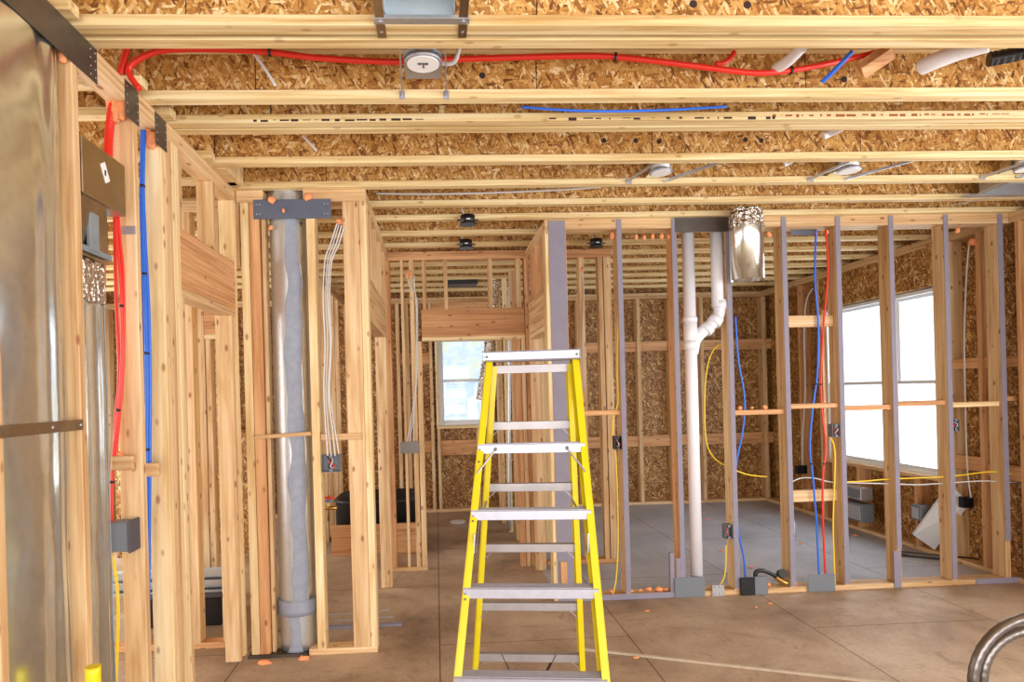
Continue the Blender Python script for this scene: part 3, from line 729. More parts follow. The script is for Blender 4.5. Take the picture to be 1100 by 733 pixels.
# ------------------------------------------------------------------ cross wall at the end of the hall
CY = HY1; CD = .09
def cb(px0, px1, z0, z1, name, label, cat, grp, mat, y0=CY, y1=CY+CD, py=430):
    return board(name, (X_(px0, CY, py), X_(px1, CY, py), y0, y1, z0, z1), mat, label, cat, grp)
cb(416, 661, CEIL-T, CEIL, 'top_plate', 'upper top plate of the cross wall at the end of the hall', 'plate', 'top plates', FIR['x'])
cb(416, 661, PT, CEIL-T, 'top_plate', 'lower top plate of the cross wall at the end of the hall', 'plate', 'top plates', FIR['x'])
cb(416, 455, 0, T, 'bottom_plate', 'bottom plate piece left of the far doorway', 'plate', 'bottom plates', PINE['x'])
cb(583, 661, 0, T, 'bottom_plate', 'bottom plate piece of the cross wall behind the ladder', 'plate', 'bottom plates', FIR['x'])
cb(455, 566, 2.11, 2.36, 'door_header', 'reddish header board above the far doorway with knots', 'header', 'door headers', FIR['x'])
cb(455, 566, 2.075, 2.11, 'header_plate', 'flat board under the far doorway header', 'plate', None, PALE['x'])
for i, (a, b) in enumerate(((457, 461), (480, 484), (528, 532.5), (558, 563))):
    cb(a, b, 2.36, PT, 'cripple_stud', 'short stud above the far doorway header, %s from the left' % ORD[i], 'stud', 'short studs above headers', PINE['z'])
GC = 'studs of the cross wall'
for a, b, z0, z1, m_, lab in ((417, 422, T, PT, FIR['z'], 'narrow stud at the left end of the cross wall'), (443, 448, T, PT, PINE['z'], 'left king stud of the far doorway beside the white wires'),
                         (449, 454.5, T, 2.075, PINE['z'], 'left trimmer stud of the far doorway'), (433.5, 436.5, T, PT, PINE['z'], 'slim stud between the hall corner and the far doorway'),
                         (555, 561, 0, 2.075, FIR['z'], 'right trimmer stud of the far doorway behind the ladder'), (566.5, 572, 0, PT, FIR['z'], 'right king stud of the far doorway at the hall corner'),
                         (625, 631, T, PT, PINE['z'], 'single stud seen behind the partition right of the ladder top'), (646, 651, T, PT, PINE['z'], 'left stud of the pair ending the cross wall right of the ladder'),
                         (652, 660, T, PT, PINE['z'], 'right stud of the pair ending the cross wall right of the ladder')):
    cb(a, b, z0, z1, 'wall_stud', lab, 'stud', GC, m_)
cb(561.5, 566, 0, 2.075, 'wall_stud', 'second right-hand trimmer of the far doorway', 'stud', GC, PINE['z'])
# ------------------------------------------------------------------ wall right of the hall
RX = X_(590, 4.7); PD = .12; PY = 4.70
cb2 = lambda z0, z1, y0, y1, name, label, cat, grp, mat, dx=0: board(name, (RX+dx, RX+.09+dx, y0, y1, z0, z1), mat, label, cat, grp)
cb2(CEIL-T, CEIL, PY+PD, CY, 'top_plate', 'upper top plate along the right side of the hall', 'plate', 'top plates', PINE['y'])
cb2(PT, CEIL-T, PY+PD, CY, 'top_plate', 'lower top plate along the right side of the hall', 'plate', 'top plates', PINE['y'])
cb2(2.10, 2.38, PY+PD, 5.62, 'door_header', 'header over the opening on the right side of the hall', 'header', 'door headers', PINE['y'])
cb2(2.06, 2.10, PY+PD, 5.62, 'header_plate', 'flat board under the header on the right side of the hall', 'plate', None, PALE['y'])
for i in range(3): cb2(2.38, PT, PY+PD+.1+.26*i, PY+PD+.1+.26*i+T, 'cripple_stud', 'short stud above the header right of the hall, %s going back' % ORD[i], 'stud', 'short studs above headers', FIR['z'])
cb2(0, 2.06, 5.56, 5.60, 'wall_stud', 'jamb stud at the far side of the right hall opening', 'stud', 'jamb studs of the hall', PINE['z'])
cb2(0, 2.06, 5.602, 5.64, 'wall_stud', 'second jamb stud at the far side of the right hall opening', 'stud', 'jamb studs of the hall', FIR['z'])
# ------------------------------------------------------------------ the long partition with grey-lilac strips
x_end = XR-.002
board('top_plate', (RX, x_end, PY, PY+PD, CEIL-T, CEIL), PINE['x'], 'upper top plate of the long front partition at right', 'plate', 'top plates')
board('top_plate', (RX, x_end, PY, PY+PD, PT, CEIL-T), PINE['x'], 'lower top plate of the long front partition at right', 'plate', 'top plates')
o = board('bottom_plate', (RX, x_end, PY, PY+PD, 0, T), PINE['x'], 'long bottom plate of the front partition, grey strip on both ends', 'plate', 'bottom plates')
for a, b in ((594, 724), (1043, 1130)):
    finish('gasket_strip', abox(BM(), X_(a, PY), X_(b, PY), PY-.006, PY-.0005, 0.002, T+.008, .001), SEAL, o)
post = thing('corner_post', (X_(602, PY), PY+.06, 0), 'wide post faced in lilac grey behind the right rail of the ladder', 'post', 'posts and studs of the front partition')
xa, xb = X_(594, PY), X_(612, PY)
finish('post_stud', abox(BM(), RX, RX+T, PY, PY+PD, T, PT, .003), PALE['z'], post)
finish('post_stud', abox(BM(), xb-T, xb+.006, PY, PY+PD, T, PT, .003), FIR['z'], post)
finish('post_filler', abox(BM(), RX+T+.001, xb-T-.001, PY+.03, PY+PD, T, PT, .003), FIR['z'], post)
finish('gasket_strip', abox(BM(), xa, xb, PY-.007, PY-.001, T+.01, CEIL-.01, .001), SEAL, post)
finish('scrap_block', abox(BM(), X_(597, PY), X_(604, PY), PY-.018, PY-.008, .05, .31, .002), FIR['z'], post)
edges = (667, 726, 784, 844, 902, 959, 1018, 1076, 1134)
names = ('stud with a lilac grey front right of the ladder, yellow cable on its side', 'lilac grey fronted stud just left of the white drain pipe',
         'lilac grey fronted stud right of the white drain pipe', 'lilac grey fronted stud left of the red and blue pipes',
         'lilac grey fronted stud just right of the red and blue pipes', 'lilac grey fronted stud crossing the middle of the big window',
         'lilac grey fronted stud at the right edge of the big window', 'very knotty stud with a lilac grey front near the right edge',
         'partition stud cut off by the right edge of the picture')
SX = []
for i, (e, lab) in enumerate(zip(edges, names)):
    x = X_(e, PY)
    w = T if i != 7 else .042
    SX.append((x, x+w))
    r = thing('partition_stud', (x+w/2, PY+PD/2, T), lab, 'stud', 'posts and studs of the front partition')
    finish('stud_body', abox(BM(), x, x+w, PY, PY+PD, T, PT, .003), PINE['z'] if i not in (1, ) else FIR['z'], r)
    if i < 8: finish('gasket_strip', abox(BM(), x, x+w, PY-.006, PY-.0005, (.33 if i == 7 else .05) if i != 5 else .3, CEIL-.005, .001), SEAL, r)
    if i == 5: finish('gasket_strip', abox(BM(), x-.03, x+w-.012, PY-.008, PY-.0005, .005, .29, .001), SEAL, r)
    if i in (1, ): 
        finish('gasket_strip', abox(BM(), x-.035, x+.0, PY-.010, PY-.0065, .0, .30, .001), SEAL, r)
# stub beside stud at 718
board('trim_offcut', (X_(715, PY), X_(720, PY), PY+.0, PY+.03, T, .34), SEAL, 'short grey offcut standing on the plate left of the white drain pipe', 'offcut')
# blocks between studs
def pblock(i, j, pyc, h, label, y0=PY+.02, y1=PY+.11, mat=PINE['x'], tilt=0, xa=None, xb=None):
    xa = SX[i][1] if xa is None else xa; xb = SX[j][0] if xb is None else xb
    z = P((501+xa/PY*F), pyc, PY).z
    z = P(XP+((xa+xb)/2/PY-.048)*F, pyc, PY).z
    return board('wall_block', (xa, xb, y0, y1, z-h/2, z+h/2), mat, label, 'block', 'blocks between the partition studs')
pblock(0, 0, 444, T, 'block between the lilac post and the first partition stud', xa=xb+.008, xb=SX[0][0], mat=FIR['x'])
pblock(2, 3, 443, T, 'block with orange foam blobs right of the white drain pipe', mat=FIR['x'])
pblock(3, 4, 436, T, 'block behind the red and blue pipes at mid height', mat=FIR['x'])
pblock(3, 4, 344, .089, 'wide block behind the red and blue pipes, upper one', y0=PY+.05, y1=PY+.05+T)
pblock(3, 4, 534, .089, 'wide block behind the red and blue pipes near the floor', y0=PY+.06, y1=PY+.06+T)
pblock(4, 5, 438, T, 'block across the left half of the big window', mat=FIR['x'])
pblock(5, 6, 433, T, 'block across the right half of the big window', mat=FIR['x'])
pblock(6, 7, 434, T, 'rough-edged block between the window and the knotty stud', mat=PALE['x'])
pblock(7, 8, 427, T, 'block at the right edge of the picture', mat=FIR['x'])
# foam on partition
for i, (px, py, r_) in enumerate(((658, 254, .024), (683.5, 255, .018), (691, 256, .019), (701, 253.5, .018), (711, 254, .019), (719, 254.5, .017), (826, 252, .022), (876, 251, .018), (888, 250, .018), (1028, 248, .02))):
    foam(P(px, py, PY+.04), r_, ['orange foam at the top of the yellow cable', 'leftmost of five orange foam blobs in a row under the top plate', 'second of five orange foam blobs in a row under the top plate', 'middle of five orange foam blobs in a row under the top plate', 'fourth of five orange foam blobs in a row under the top plate', 'rightmost of five orange foam blobs in a row under the top plate', 'orange foam just right of the hanging metal duct', 'orange foam at the top of the blue pipe in the partition', 'orange foam at the top of the red pipe in the partition', 'orange foam under the plate above the big window'][i], (.9, .8, 1.2), 2, 60+i*5, spread=.35)
for i, (px, py) in enumerate(((798, 440), (812, 440), (825, 438))):
    z = P(812, 443, PY).z
    x = X_(px, PY)
    foam((x, PY+.05, z+T/2+.014), .017, '%s of three orange foam blobs on the block right of the drain pipe' % ('leftmost', 'middle', 'rightmost')[i], (1.1, .8, .9), 2, 120+i*7, spread=.3)
# purple steel plate behind at the top (876..890)
o = finish('nail_plate', abox(BM(), X_(864, PY), X_(893, PY), PY+PD+.001, PY+PD+.004, PT-.04, PT+.03), STEELB); tag(o, 'small blue-grey plate where red and blue pipes meet the top plate', 'metal plate', 'steel plates on the framing')

# ------------------------------------------------------------------ white drain pipes
dp = thing('drain_pipe', (X_(743.5, PY+.06), PY+.06, .04), 'white plastic drain pipe with a branching second riser', 'drain pipe')
YPp = PY+.055
def pw(px, py): return P(px, py, YPp)
xa = X_(743.5, YPp); xc_ = X_(774, YPp); pr = .0455
zt = pw(743, 257).z
finish('main_riser', cyl(BM(), (xa, YPp, .041), (xa, YPp, PT-.004), pr, 24), WHITE, dp)
finish('branch_riser', cyl(BM(), (xc_, YPp, pw(774, 330).z), (xc_, YPp, PT-.004), pr, 24), WHITE, dp)
e1 = pw(774, 322); e2 = pw(772.5, 337); e3 = pw(766, 347); e4 = pw(748, 363); 
finish('branch_arm', tube(BM(), [e1, e2, e3, e4, pw(743.5, 380)], pr*1.0, n=8, seg=24), WHITE, dp)
for (a, b) in (((774, 324), (773.8, 332)), ((771, 341), (766, 348)), ((762, 351), (757, 356))):
    A, B = pw(*a), pw(*b); A.y = B.y = YPp
    finish('hub_ring', cyl(BM(), A, B, pr*1.2, 24), WHITE, dp)
for z_a, z_b in ((pw(743, 341).z, pw(743, 346).z), (pw(743, 376).z, pw(743, 366).z)):
    finish('hub_ring', cyl(BM(), (xa, YPp, z_a), (xa, YPp, z_b), pr*1.2, 24), WHITE, dp)
finish('wye_body', cyl(BM(), (xa, YPp, pw(743, 376).z), (xa, YPp, pw(743, 343).z), pr*1.13, 24), WHITE, dp)
o = finish('nail_plate', abox(BM(), X_(730, PY), X_(787, PY), PY-.011, PY-.008, PT-.035, PT+.085, .0008), STEEL); tag(o, 'dark steel plate above the white drain pipes', 'metal plate', 'steel plates on the framing')
def floorplate(px0, px1, pyt, label, mat=GBOX, y=PY-.012, z1=None):
    z1 = P((px0+px1)/2, pyt, y).z if z1 is None else z1
    z1 = z1
    o = finish('stub_guard_plate', abox(BM(), X_(px0, y, 630), X_(px1, y, 630), y-.003, y, .002, z1, .0008), mat); tag(o, label, 'metal plate', 'steel plates on the framing'); return o
floorplate(725, 757, 630, 'grey steel plate on the floor plate at the foot of the drain pipe', z1=.155)
floorplate(868, 897, 621, 'grey steel plate at the foot of the red and blue pipes', z1=.135)
o = floorplate(765, 778, 633, 'small shiny electrical plate with screws near the drain pipe foot', mat=GALVB, z1=.085)
bmn = BM()
xs0, xs1 = X_(766.5, PY, 630), X_(776.5, PY, 630)
for xx in (xs0, xs1, (xs0+xs1)/2):
    for zz in (.02, .07): blob(bmn, (xx, PY-.016, zz), .004, (1, .5, 1), sub=1)
finish('screws', bmn, INK, o)
o = thing('pipe_box', (X_(808, PY), PY-.0, .002), 'black and grey box on the plate with a black pipe stub', 'box')
finish('black_side', abox(BM(), X_(794, PY, 630), X_(808.5, PY, 630), PY-.03, PY-.008, .002, .135, .003), BLK, o)
finish('grey_side', abox(BM(), X_(809, PY, 630), X_(823, PY, 630), PY-.03, PY-.008, .002, .14, .003), GBOX, o)
# black elbow pipe
q = lambda px, py: P(px, py-4, PY+.03)
pp = thing('black_pipe_elbow', q(830, 624), 'black pipe elbow lying on the partition plate with a round cap', 'pipe')
finish('pipe_arm', tube(BM(), [q(812, 627), q(812, 619), q(820, 617.5), q(831, 622), q(836, 625)], .016, seg=12), BLK, pp)
finish('valve_body', tube(BM(), [q(833, 624), q(840, 629), q(845, 631)], .021, seg=12), COPPER, pp)
finish('round_cap', cyl(BM(), q(839, 619)+Vector((0, -.03, 0)), q(841, 622)+Vector((0, .03, 0)), .033, 18), BLK, pp)
# cables / pipes in the partition
Yc = PY+.03
pipe('blue_pipe', PL([(876.5, 247), (875.5, 300), (879, 350), (878, 400), (873, 440), (870, 480), (873, 512), (877, 560), (880, 625)], Yc), .0075, BLUE, 'blue pipe hanging beside the red one in the partition', 'pipe', 'pipes in the partition', ties=(.42, .72), n=10)
pipe('red_pipe', PL([(887, 247), (889.5, 290), (885, 345), (882, 400), (883, 440), (887, 480), (884, 512), (884, 560), (887, 625)], Yc), .0075, RED, 'red pipe hanging beside the blue one in the partition', 'pipe', 'pipes in the partition', ties=(.42, .72), n=10)
pipe('blue_pipe', PL([(790, 340), (793, 385), (799, 420), (800, 442), (797, 468), (791, 498), (790, 530), (793, 570), (799, 600), (801, 628)], Yc+.01), .0072, BLUE, 'blue pipe just right of the drain pipe, curving down to the black box', 'pipe', 'pipes in the partition', n=10)
pipe('yellow_cable', PL([(662, 256), (664, 290), (664, 345), (663, 400), (664, 430), (659, 450), (658, 468)], Yc-.004), .0052, YCAB, 'yellow cable dropping to the black box right of the ladder', 'cable', 'yellow cables')
pipe('yellow_cable', PL([(661, 484), (663, 520), (664, 580), (662, 620), (658, 640), (657, 646)], Yc-.004), .0052, YCAB, 'yellow cable running down from the black box right of the ladder', 'cable', 'yellow cables')
pipe('yellow_cable', PL([(781, 570), (780, 500), (780, 420), (781, 380), (776, 371), (766, 377), (759, 400), (757, 440), (759, 475), (768, 493), (785, 503), (803, 510), (824, 512.5)], PY+.14), .0052, YCAB, 'yellow cable looped right of the drain pipe', 'cable', 'yellow cables', n=10)
pipe('yellow_cable', PL([(780, 586), (779, 615), (774, 628), (768, 636)], PY+.03), .0052, YCAB, 'yellow cable below the grey box, bending to the foam on the plate', 'cable', 'yellow cables')
pipe('yellow_cable', PL([(892, 470), (896, 480), (897, 500), (895, 560), (896, 600), (897, 630)], Yc), .0058, YCAB, 'yellow cable running down from the box beside the red pipe', 'cable', 'yellow cables')
pipe('yellow_cable', PL([(908, 518), (930, 517), (955, 515), (1005, 513), (1030, 511), (1068, 507), (1100, 512), (1130, 516)], PY+.06), .0052, YCAB, 'yellow cable threaded through the partition studs below the window', 'cable', 'yellow cables')
pipe('white_cable', PL([(849, 519), (860, 514), (875, 514), (892, 518), (920, 519), (955, 520), (985, 521), (1005, 520), (1035, 518), (1060, 517), (1100, 519), (1130, 520)], PY+.075), .005, WCAB, 'white cable threaded through the partition studs below the window', 'cable', 'white cables at right')
for px, py, w, h, lab, m_, wr in ((661, 476, .055, .10, 'black open box on the stud right of the ladder', BLK, True), (775.5, 572, .06, .11, 'grey and black open box low on the stud right of the drain pipe', GBOX, True),
                          (893.5, 463, .06, .10, 'open switch box beside the red pipe', GBOX, True), (1028, 457, .055, .095, 'dark open box on the stud right of the big window', GBOX, True)):
    p = P(px, py, PY+.002)
    i = min(range(9), key=lambda k: abs(SX[k][0]-p.x))
    x = SX[i][0]-w/2-.001 if px != 1028 else SX[6][1]+w/2+.001
    ebox((x, PY+.002, p.z), w, h, .06, lab, m_, wr)
p = P(852, 569, PY+.02)
r = thing('electrical_box', (SX[3][1]+.018, PY+.03, p.z-.055), 'plain grey box low on the stud left of the red and blue pipes', 'electrical box', 'electrical boxes')
finish('box_body', abox(BM(), SX[3][1]+.001, SX[3][1]+.032, PY+.005, PY+.06, p.z-.055, p.z+.055, .004), GBOX, r)
finish('nail_tab', abox(BM(), SX[3][1]+.001, SX[3][1]+.008, PY+.001, PY+.0045, p.z-.03, p.z+.075, .001), ALU, r)

# hanging metal duct collar
hd = thing('duct_collar', (X_(803, 4.5), 4.50, P(803, 303, 4.5).z), 'shiny cylinder duct hanging in front of the partition with crinkled foil on top', 'duct')
hc0 = P(803, 301, 4.50); hr = (X_(820, 4.5)-X_(787, 4.5))/2
bm = BM(); n = 36; zt_, zb_ = CEIL-.0, hc0.z
for (rr, flip) in ((hr, 0), (hr-.004, 1)):
    a = [bm.verts.new((hc0.x+rr*math.cos(2*PI*k/n), 4.5+rr*math.sin(2*PI*k/n), zb_)) for k in range(n)]
    b = [bm.verts.new((hc0.x+rr*math.cos(2*PI*k/n), 4.5+rr*math.sin(2*PI*k/n), CEIL-.11)) for k in range(n)]
    for k in range(n): bm.faces.new((a[k], a[(k+1) % n], b[(k+1) % n], b[k])).smooth = True
    if flip: 
        for k in range(n): bm.faces.new((a[k], a[(k+1) % n], prev[(k+1) % n], prev[k]))
    prev = a
finish('duct_body', bm, GALV, hd)
bm = BM(); rows = 14; n = 60; R2 = []
for j in range(rows+1):
    t = j/rows; z = CEIL-.14+t*.139
    R2.append([])
    for k in range(n):
        a = 2*PI*k/n; rr = hr*(1.02-.13*t**3)+.012*noise.noise(Vector((math.cos(a)*5, math.sin(a)*5, z*30)))
        R2[-1].append(bm.verts.new((hc0.x+rr*math.cos(a), 4.5+rr*math.sin(a), z)))
for a, b in zip(R2, R2[1:]):
    for k in range(n): bm.faces.new((a[k], a[(k+1) % n], b[(k+1) % n], b[k]))
finish('foil_sleeve', bm, FOIL, hd)

# ------------------------------------------------------------------ outer walls' framing: right side
GR = 'framing of the right outer wall'
def rb(y0, y1, z0, z1, label, mat, name='wall_stud', cat='stud', grp=GR): return board(name, (XR, XR+SD, y0, y1, z0, z1), mat, label, cat, grp)
rb(4.0, YB, CEIL-T, CEIL, 'upper top plate of the outer wall above the big window', PINE['y'], 'top_plate', 'plate', 'top plates')
rb(4.0, YB, PT, CEIL-T, 'lower top plate of the outer wall above the big window', PINE['y'], 'top_plate', 'plate', 'top plates')
rb(4.0, YB, 0, T, 'bottom plate of the outer wall under the big window', PINE['y'], 'bottom_plate', 'plate', 'bottom plates')
rb(WY0-.04, WY1+.04, WZ1+.01, PT, 'brown strand-board header over the big window', OSB_SIDE, 'window_header', 'header', 'window headers')
rb(WY0-.0, WY1+.0, WZ0-T, WZ0, 'sill board under the big window', PINE['y'], 'window_sill_plate', 'sill')
rb(WY0-T, WY0-.001, T, WZ1+.008, 'trimmer stud at the near side of the big window', FIR['z'])
rb(WY0-.04-2*T, WY0-.042-T, T, PT, 'wany-edged king stud at the near side of the big window', PINE['z'])
rb(WY1+.001, WY1+T, T, WZ1+.008, 'trimmer stud at the far side of the big window', FIR['z'])
rb(WY1+.041, WY1+.04+T, T, PT, 'king stud at the far side of the big window', PINE['z'])
k = 0; yy = WY0+.3
while yy < WY1-.1:
    rb(yy, yy+T, T, WZ0-T, 'short stud under the big window sill, %s from the camera' % ORD[k], FIR['z'], 'cripple_stud', 'stud', 'short studs under sills'); yy += .406; k += 1
for i, yy in enumerate((4.98, 4.62, 4.2)): rb(yy, yy+T, T, PT, 'outer wall stud right of the big window, %s coming forward' % ORD[i], FIR['z'])
rb(WY1+.45, WY1+.45+T, T, PT, 'outer wall stud between the big window and the back corner', FIR['z'])
for i, (ya, yb2, px, py, h) in enumerate(((5.02, WY0-.04-2*T, 1050, 390, .089), (4.66, 4.98, 1093, 388, .089), (5.02, WY0-.04-2*T, 1055, 500, .12), (4.66, 4.98, 1093, 510, .12))):
    z = PX(px, py if i % 2 == 0 else py, XR).z
    board('wall_block', (XR+.02, XR+.02+T, ya, yb2, z-h/2, z+h/2), FIR['y'], 'blocking board on the outer wall right of the window, %s' % ('upper left', 'upper right', 'lower left', 'lower right')[i], 'block', 'blocks in the outer wall')
# ------------------------------------------------------------------ back wall framing
GB = 'framing of the back outer wall'
def bb(x0, x1, z0, z1, label, mat, name='wall_stud', cat='stud', grp=GB, y0=YB, y1=YB+SD): return board(name, (x0, x1, y0, y1, z0, z1), mat, label, cat, grp)
bb(XL, XR, CEIL-T, CEIL, 'upper top plate along the back outer wall', PINE['x'], 'top_plate', 'plate', 'top plates')
bb(XL, XR, PT, CEIL-T, 'lower top plate along the back outer wall', PINE['x'], 'top_plate', 'plate', 'top plates')
bb(XL, XR, 0, T, 'bottom plate along the back outer wall', PINE['x'], 'bottom_plate', 'plate', 'bottom plates')
bxs = []
for px in (624, 657, 688, 722, 756, 788, 823, 843): bxs.append(X_(px-2, YB))
bl = ['leftmost back wall stud in the right-hand room', 'back wall stud seen left of the yellow cable stud', 'back wall stud between the yellow cable and the drain pipe', 'back wall stud just left of the drain pipe',
      'back wall stud inside the yellow cable loop', 'back wall stud right of the yellow cable loop', 'back wall stud above the end of the yellow loop', 'corner stud where back wall meets window wall']
for x, l in zip(bxs, bl): bb(x, x+T+.01, T, PT, l, PINE['z'])
for i in range(len(bxs)-1):
    for k, (py, h) in enumerate(((372, .14), (474, .15))):
        z = P(700, py, YB).z
        board('wall_block', (bxs[i]+T+.01, bxs[i+1], YB+.03, YB+.03+T, z-h/2, z+h/2), FIR['x'], '%s blocking board on the back wall, %s bay from the left' % (('upper', 'lower')[k], ORD[i]), 'block', 'blocks in the back wall')
# hall window framing
for (x0, x1, z0, z1, l, m_, nm, ct_) in ((HX0-T-.03, HX1+T+.03, HZ1+.005, PT, 'header above the far hall window', FIR['x'], 'window_header', 'header'),
                               (HX0-T, HX1+T, HZ0-T-.005, HZ0-.002, 'pale sill board under the far hall window', PALE['x'], 'window_sill_plate', 'sill'),
                               (HX0-T, HX0-.002, HZ0, HZ1, 'trimmer stud left of the far hall window', PALE['z'], 'wall_stud', 'stud'), (HX1+.002, HX1+T, HZ0, HZ1, 'trimmer stud right of the far hall window', PINE['z'], 'wall_stud', 'stud'),
                               (HX0-2*T-.04, HX0-T-.035, T, PT, 'king stud left of the far hall window', PINE['z'], 'wall_stud', 'stud'), (HX1+T+.035, HX1+2*T+.04, T, PT, 'king stud right of the far hall window', PINE['z'], 'wall_stud', 'stud'),
                               (HX0-.03, HX0+.01, T, HZ0-T-.006, 'left short stud under the far hall window', PINE['z'], 'cripple_stud', 'stud'), (X_(511, YB), X_(514, YB), T, HZ0-T-.006, 'right short stud under the far hall window', PINE['z'], 'cripple_stud', 'stud')):
    bb(x0, x1, z0, z1, l, m_, nm, ct_)
z = P(500, 481, YB).z
board('wall_block', (HX0+.011, X_(511, YB), YB+.03, YB+.03+T, z-.1, z+.1), FIR['x'], 'blocking board under the far hall window', 'block', 'blocks in the back wall')
for i, px in enumerate((372, 405, 427, 437, 556, 590)):
    x = X_(px, YB); bb(x, x+T+.01, T, PT, 'far back wall stud seen through the hall and bathroom framing, %s from the left' % ORD[i], PINE['z'])
xs = [X_(px, YB) for px in (372, 405, 427)]
for i, py in enumerate((386, 481)):
    z = P(430, py, YB).z
    board('wall_block', (xs[2]+T+.011, HX0-2*T-.042, YB+.03, YB+.03+T, z-.08, z+.08), FIR['x'], 'blocking board left of the far hall window, %s' % ('upper one', 'lower one')[i], 'block', 'blocks in the back wall')
# left part of the back wall
for i, x in enumerate((-4.3, -2.7, -2.29, -1.88, -1.47)): bb(x, x+T, T, PT, 'back wall stud in the left-hand rooms, %s from the left' % ORD[i], PINE['z'])

# ------------------------------------------------------------------ room beyond the far doorway: hanging foil flex duct, studs behind
fd = tube(BM(), PL([(531, 300), (529, 335), (526, 372), (521, 405), (517, 430)], 7.2), .062, n=22, seg=18, rf=lambda i, n: 1+.16*math.sin(i*2.1)+.05*math.sin(i*5.3))
tag(finish('flexible_duct', fd, FOIL), 'crinkled silver flexible duct hanging in front of the far window', 'duct')
RW2 = X_(536, 6.2)
for i, (px, Y, w, m_) in enumerate(((536, 7.6, .05, PINE), (543, 7.1, .05, PALE), (551, 6.7, .07, PINE), (577, 6.6, .06, PINE), (584, 6.3, .04, PALE))):
    x = X_(px, Y); board('wall_stud', (x, x+w, Y, Y+.09, 0 if i != 1 else 0, CEIL), m_['z'], 'stud in the wall beyond the far doorway, behind the ladder, %s from the left' % ORD[i], 'stud', 'studs beyond the far doorway')
pipe('metal_conduit', [P(547, 300, 6.9), P(547, 420, 6.9), P(547, 570, 6.9)], .016, GALVB, 'thin grey vertical conduit beyond the far doorway, behind the ladder', 'conduit')
foam(P(553, 298, 6.9), .05, 'orange foam high up beyond the far doorway header', (.7, .8, 2.2), 2, 200)

# wires left of the far doorway
for i, l in enumerate(([(437, 296), (441, 310), (447, 320), (447, 380), (446, 420), (441, 455), (437, 476)], [(445, 296), (446, 315), (448.5, 330), (448, 390), (446.5, 425), (443, 455), (440, 476)], [(444, 300), (447, 330), (447, 400), (445, 440), (444, 476)])):
    pipe('white_cable', PL(l, CY-.012), .005, WCAB, ('left', 'right', 'middle')[i]+' one of three white cables dropping to the box by the far doorway', 'cable', 'white cables by the far doorway')
p = P(438.5, 481, CY-.06)
r = thing('electrical_box', (p.x, CY-.03, p.z-.05), 'wide grey box hanging by the far doorway on white cables', 'electrical box', 'electrical boxes')
finish('box_body', abox(BM(), X_(429, CY-.06), X_(448, CY-.06), CY-.06, CY-.002, p.z-.048, p.z+.048, .004), GBOX, r)
finish('box_rim', abox(BM(), X_(428.5, CY-.06), X_(448.5, CY-.06), CY-.066, CY-.0605, p.z-.052, p.z+.052, .001), STEEL, r)
foam(P(441, 295, CY+.02), .045, 'orange foam where the white cables enter the plate by the far doorway', (1.1, .7, .9), 2, 210)
foam(P(625, 290, CY+.02), .03, 'orange foam on the cross wall plate seen through the partition', (.8, .7, 1), 2, 215)
pipe('white_cable', PL([(625, 292), (627, 305), (627, 330), (626, 370), (628, 420)], CY-.01), .0045, WCAB, 'white cable on the single stud behind the partition', 'cable', 'white cables at right')

# ------------------------------------------------------------------ bathroom: black tub in a wooden deck, extra studs
BYt = 6.35
tb = thing('bathtub', (X_(400, 6.7), 6.7, 0), 'black bathtub set in a wooden boxed deck behind the hall studs', 'bathtub')
tx0, tx1 = X_(352, BYt), X_(449, BYt)
finish('deck_front', abox(BM(), tx0, tx1, BYt, BYt+T, 0, .30, .003), FIR['x'], tb)
finish('deck_plate', abox(BM(), tx0, tx1, BYt-.05, BYt+.09, 0, .036, .003), PINE['x'], tb) if False else None
bm = BM(); n = 40; loops = []
cxb, cyb = (tx0+tx1)/2, BYt+.45
for (kx, ky, z) in ((.50, .38, .02), (.50, .385, .50), (.515, .40, .515), (.49, .375, .53), (.46, .345, .515), (.40, .29, .15), (.30, .2, .10)):
    loops.append([bm.verts.new((cxb+(tx1-tx0)*kx*math.copysign(abs(math.cos(2*PI*i/n))**.5, math.cos(2*PI*i/n)), cyb+ky*math.copysign(abs(math.sin(2*PI*i/n))**.5, math.sin(2*PI*i/n)), z)) for i in range(n)])
for a, b in zip(loops, loops[1:]):
    for i in range(n): bm.faces.new((a[i], a[(i+1) % n], b[(i+1) % n], b[i])).smooth = True
bm.faces.new(loops[0]); bm.faces.new(loops[-1])
finish('tub_shell', bm, BLK, tb)
# framing left of the bathroom
for i, (px, Y) in enumerate(((350, 5.0), (357, 5.4), (364, 5.8), (370, 6.15))):
    x = -.80
    xa = X_(px, Y)
    board('wall_stud', (-1.30, -1.21, 6.95+.36*i, 6.95+.36*i+T, T, PT), PINE['z'], 'sunlit stud in the closet wall behind the white cables, %s going back' % ORD[i], 'stud', 'studs of the closet wall')
board('top_plate', (-1.30, -1.21, 6.95, 8.44, PT, CEIL-T), PINE['y'], 'lower top plate of the closet wall behind the white cables', 'plate', 'top plates')
board('top_plate', (-1.30, -1.21, 6.95, 8.44, CEIL-T, CEIL), PINE['y'], 'upper top plate of the closet wall behind the white cables', 'plate', 'top plates')
board('bottom_plate', (-1.30, -1.21, 6.95, 8.44, 0, T), PINE['y'], 'bottom plate of the closet wall behind the white cables', 'plate', 'bottom plates')
vx = thing('shower_valve', P(352, 538, 4.7), 'red and blue capped shower valve behind the hall corner stud', 'valve')
finish('valve_body', cyl(BM(), P(348, 546, 4.7), P(362, 546, 4.7), .014, 10), COPPER, vx)
finish('hot_cap', cyl(BM(), P(347, 535, 4.7), P(359, 535, 4.7), .009, 10), RED, vx)
finish('cold_cap', cyl(BM(), P(348, 538.5, 4.7), P(356, 538.5, 4.7), .007, 10), BLUE, vx)
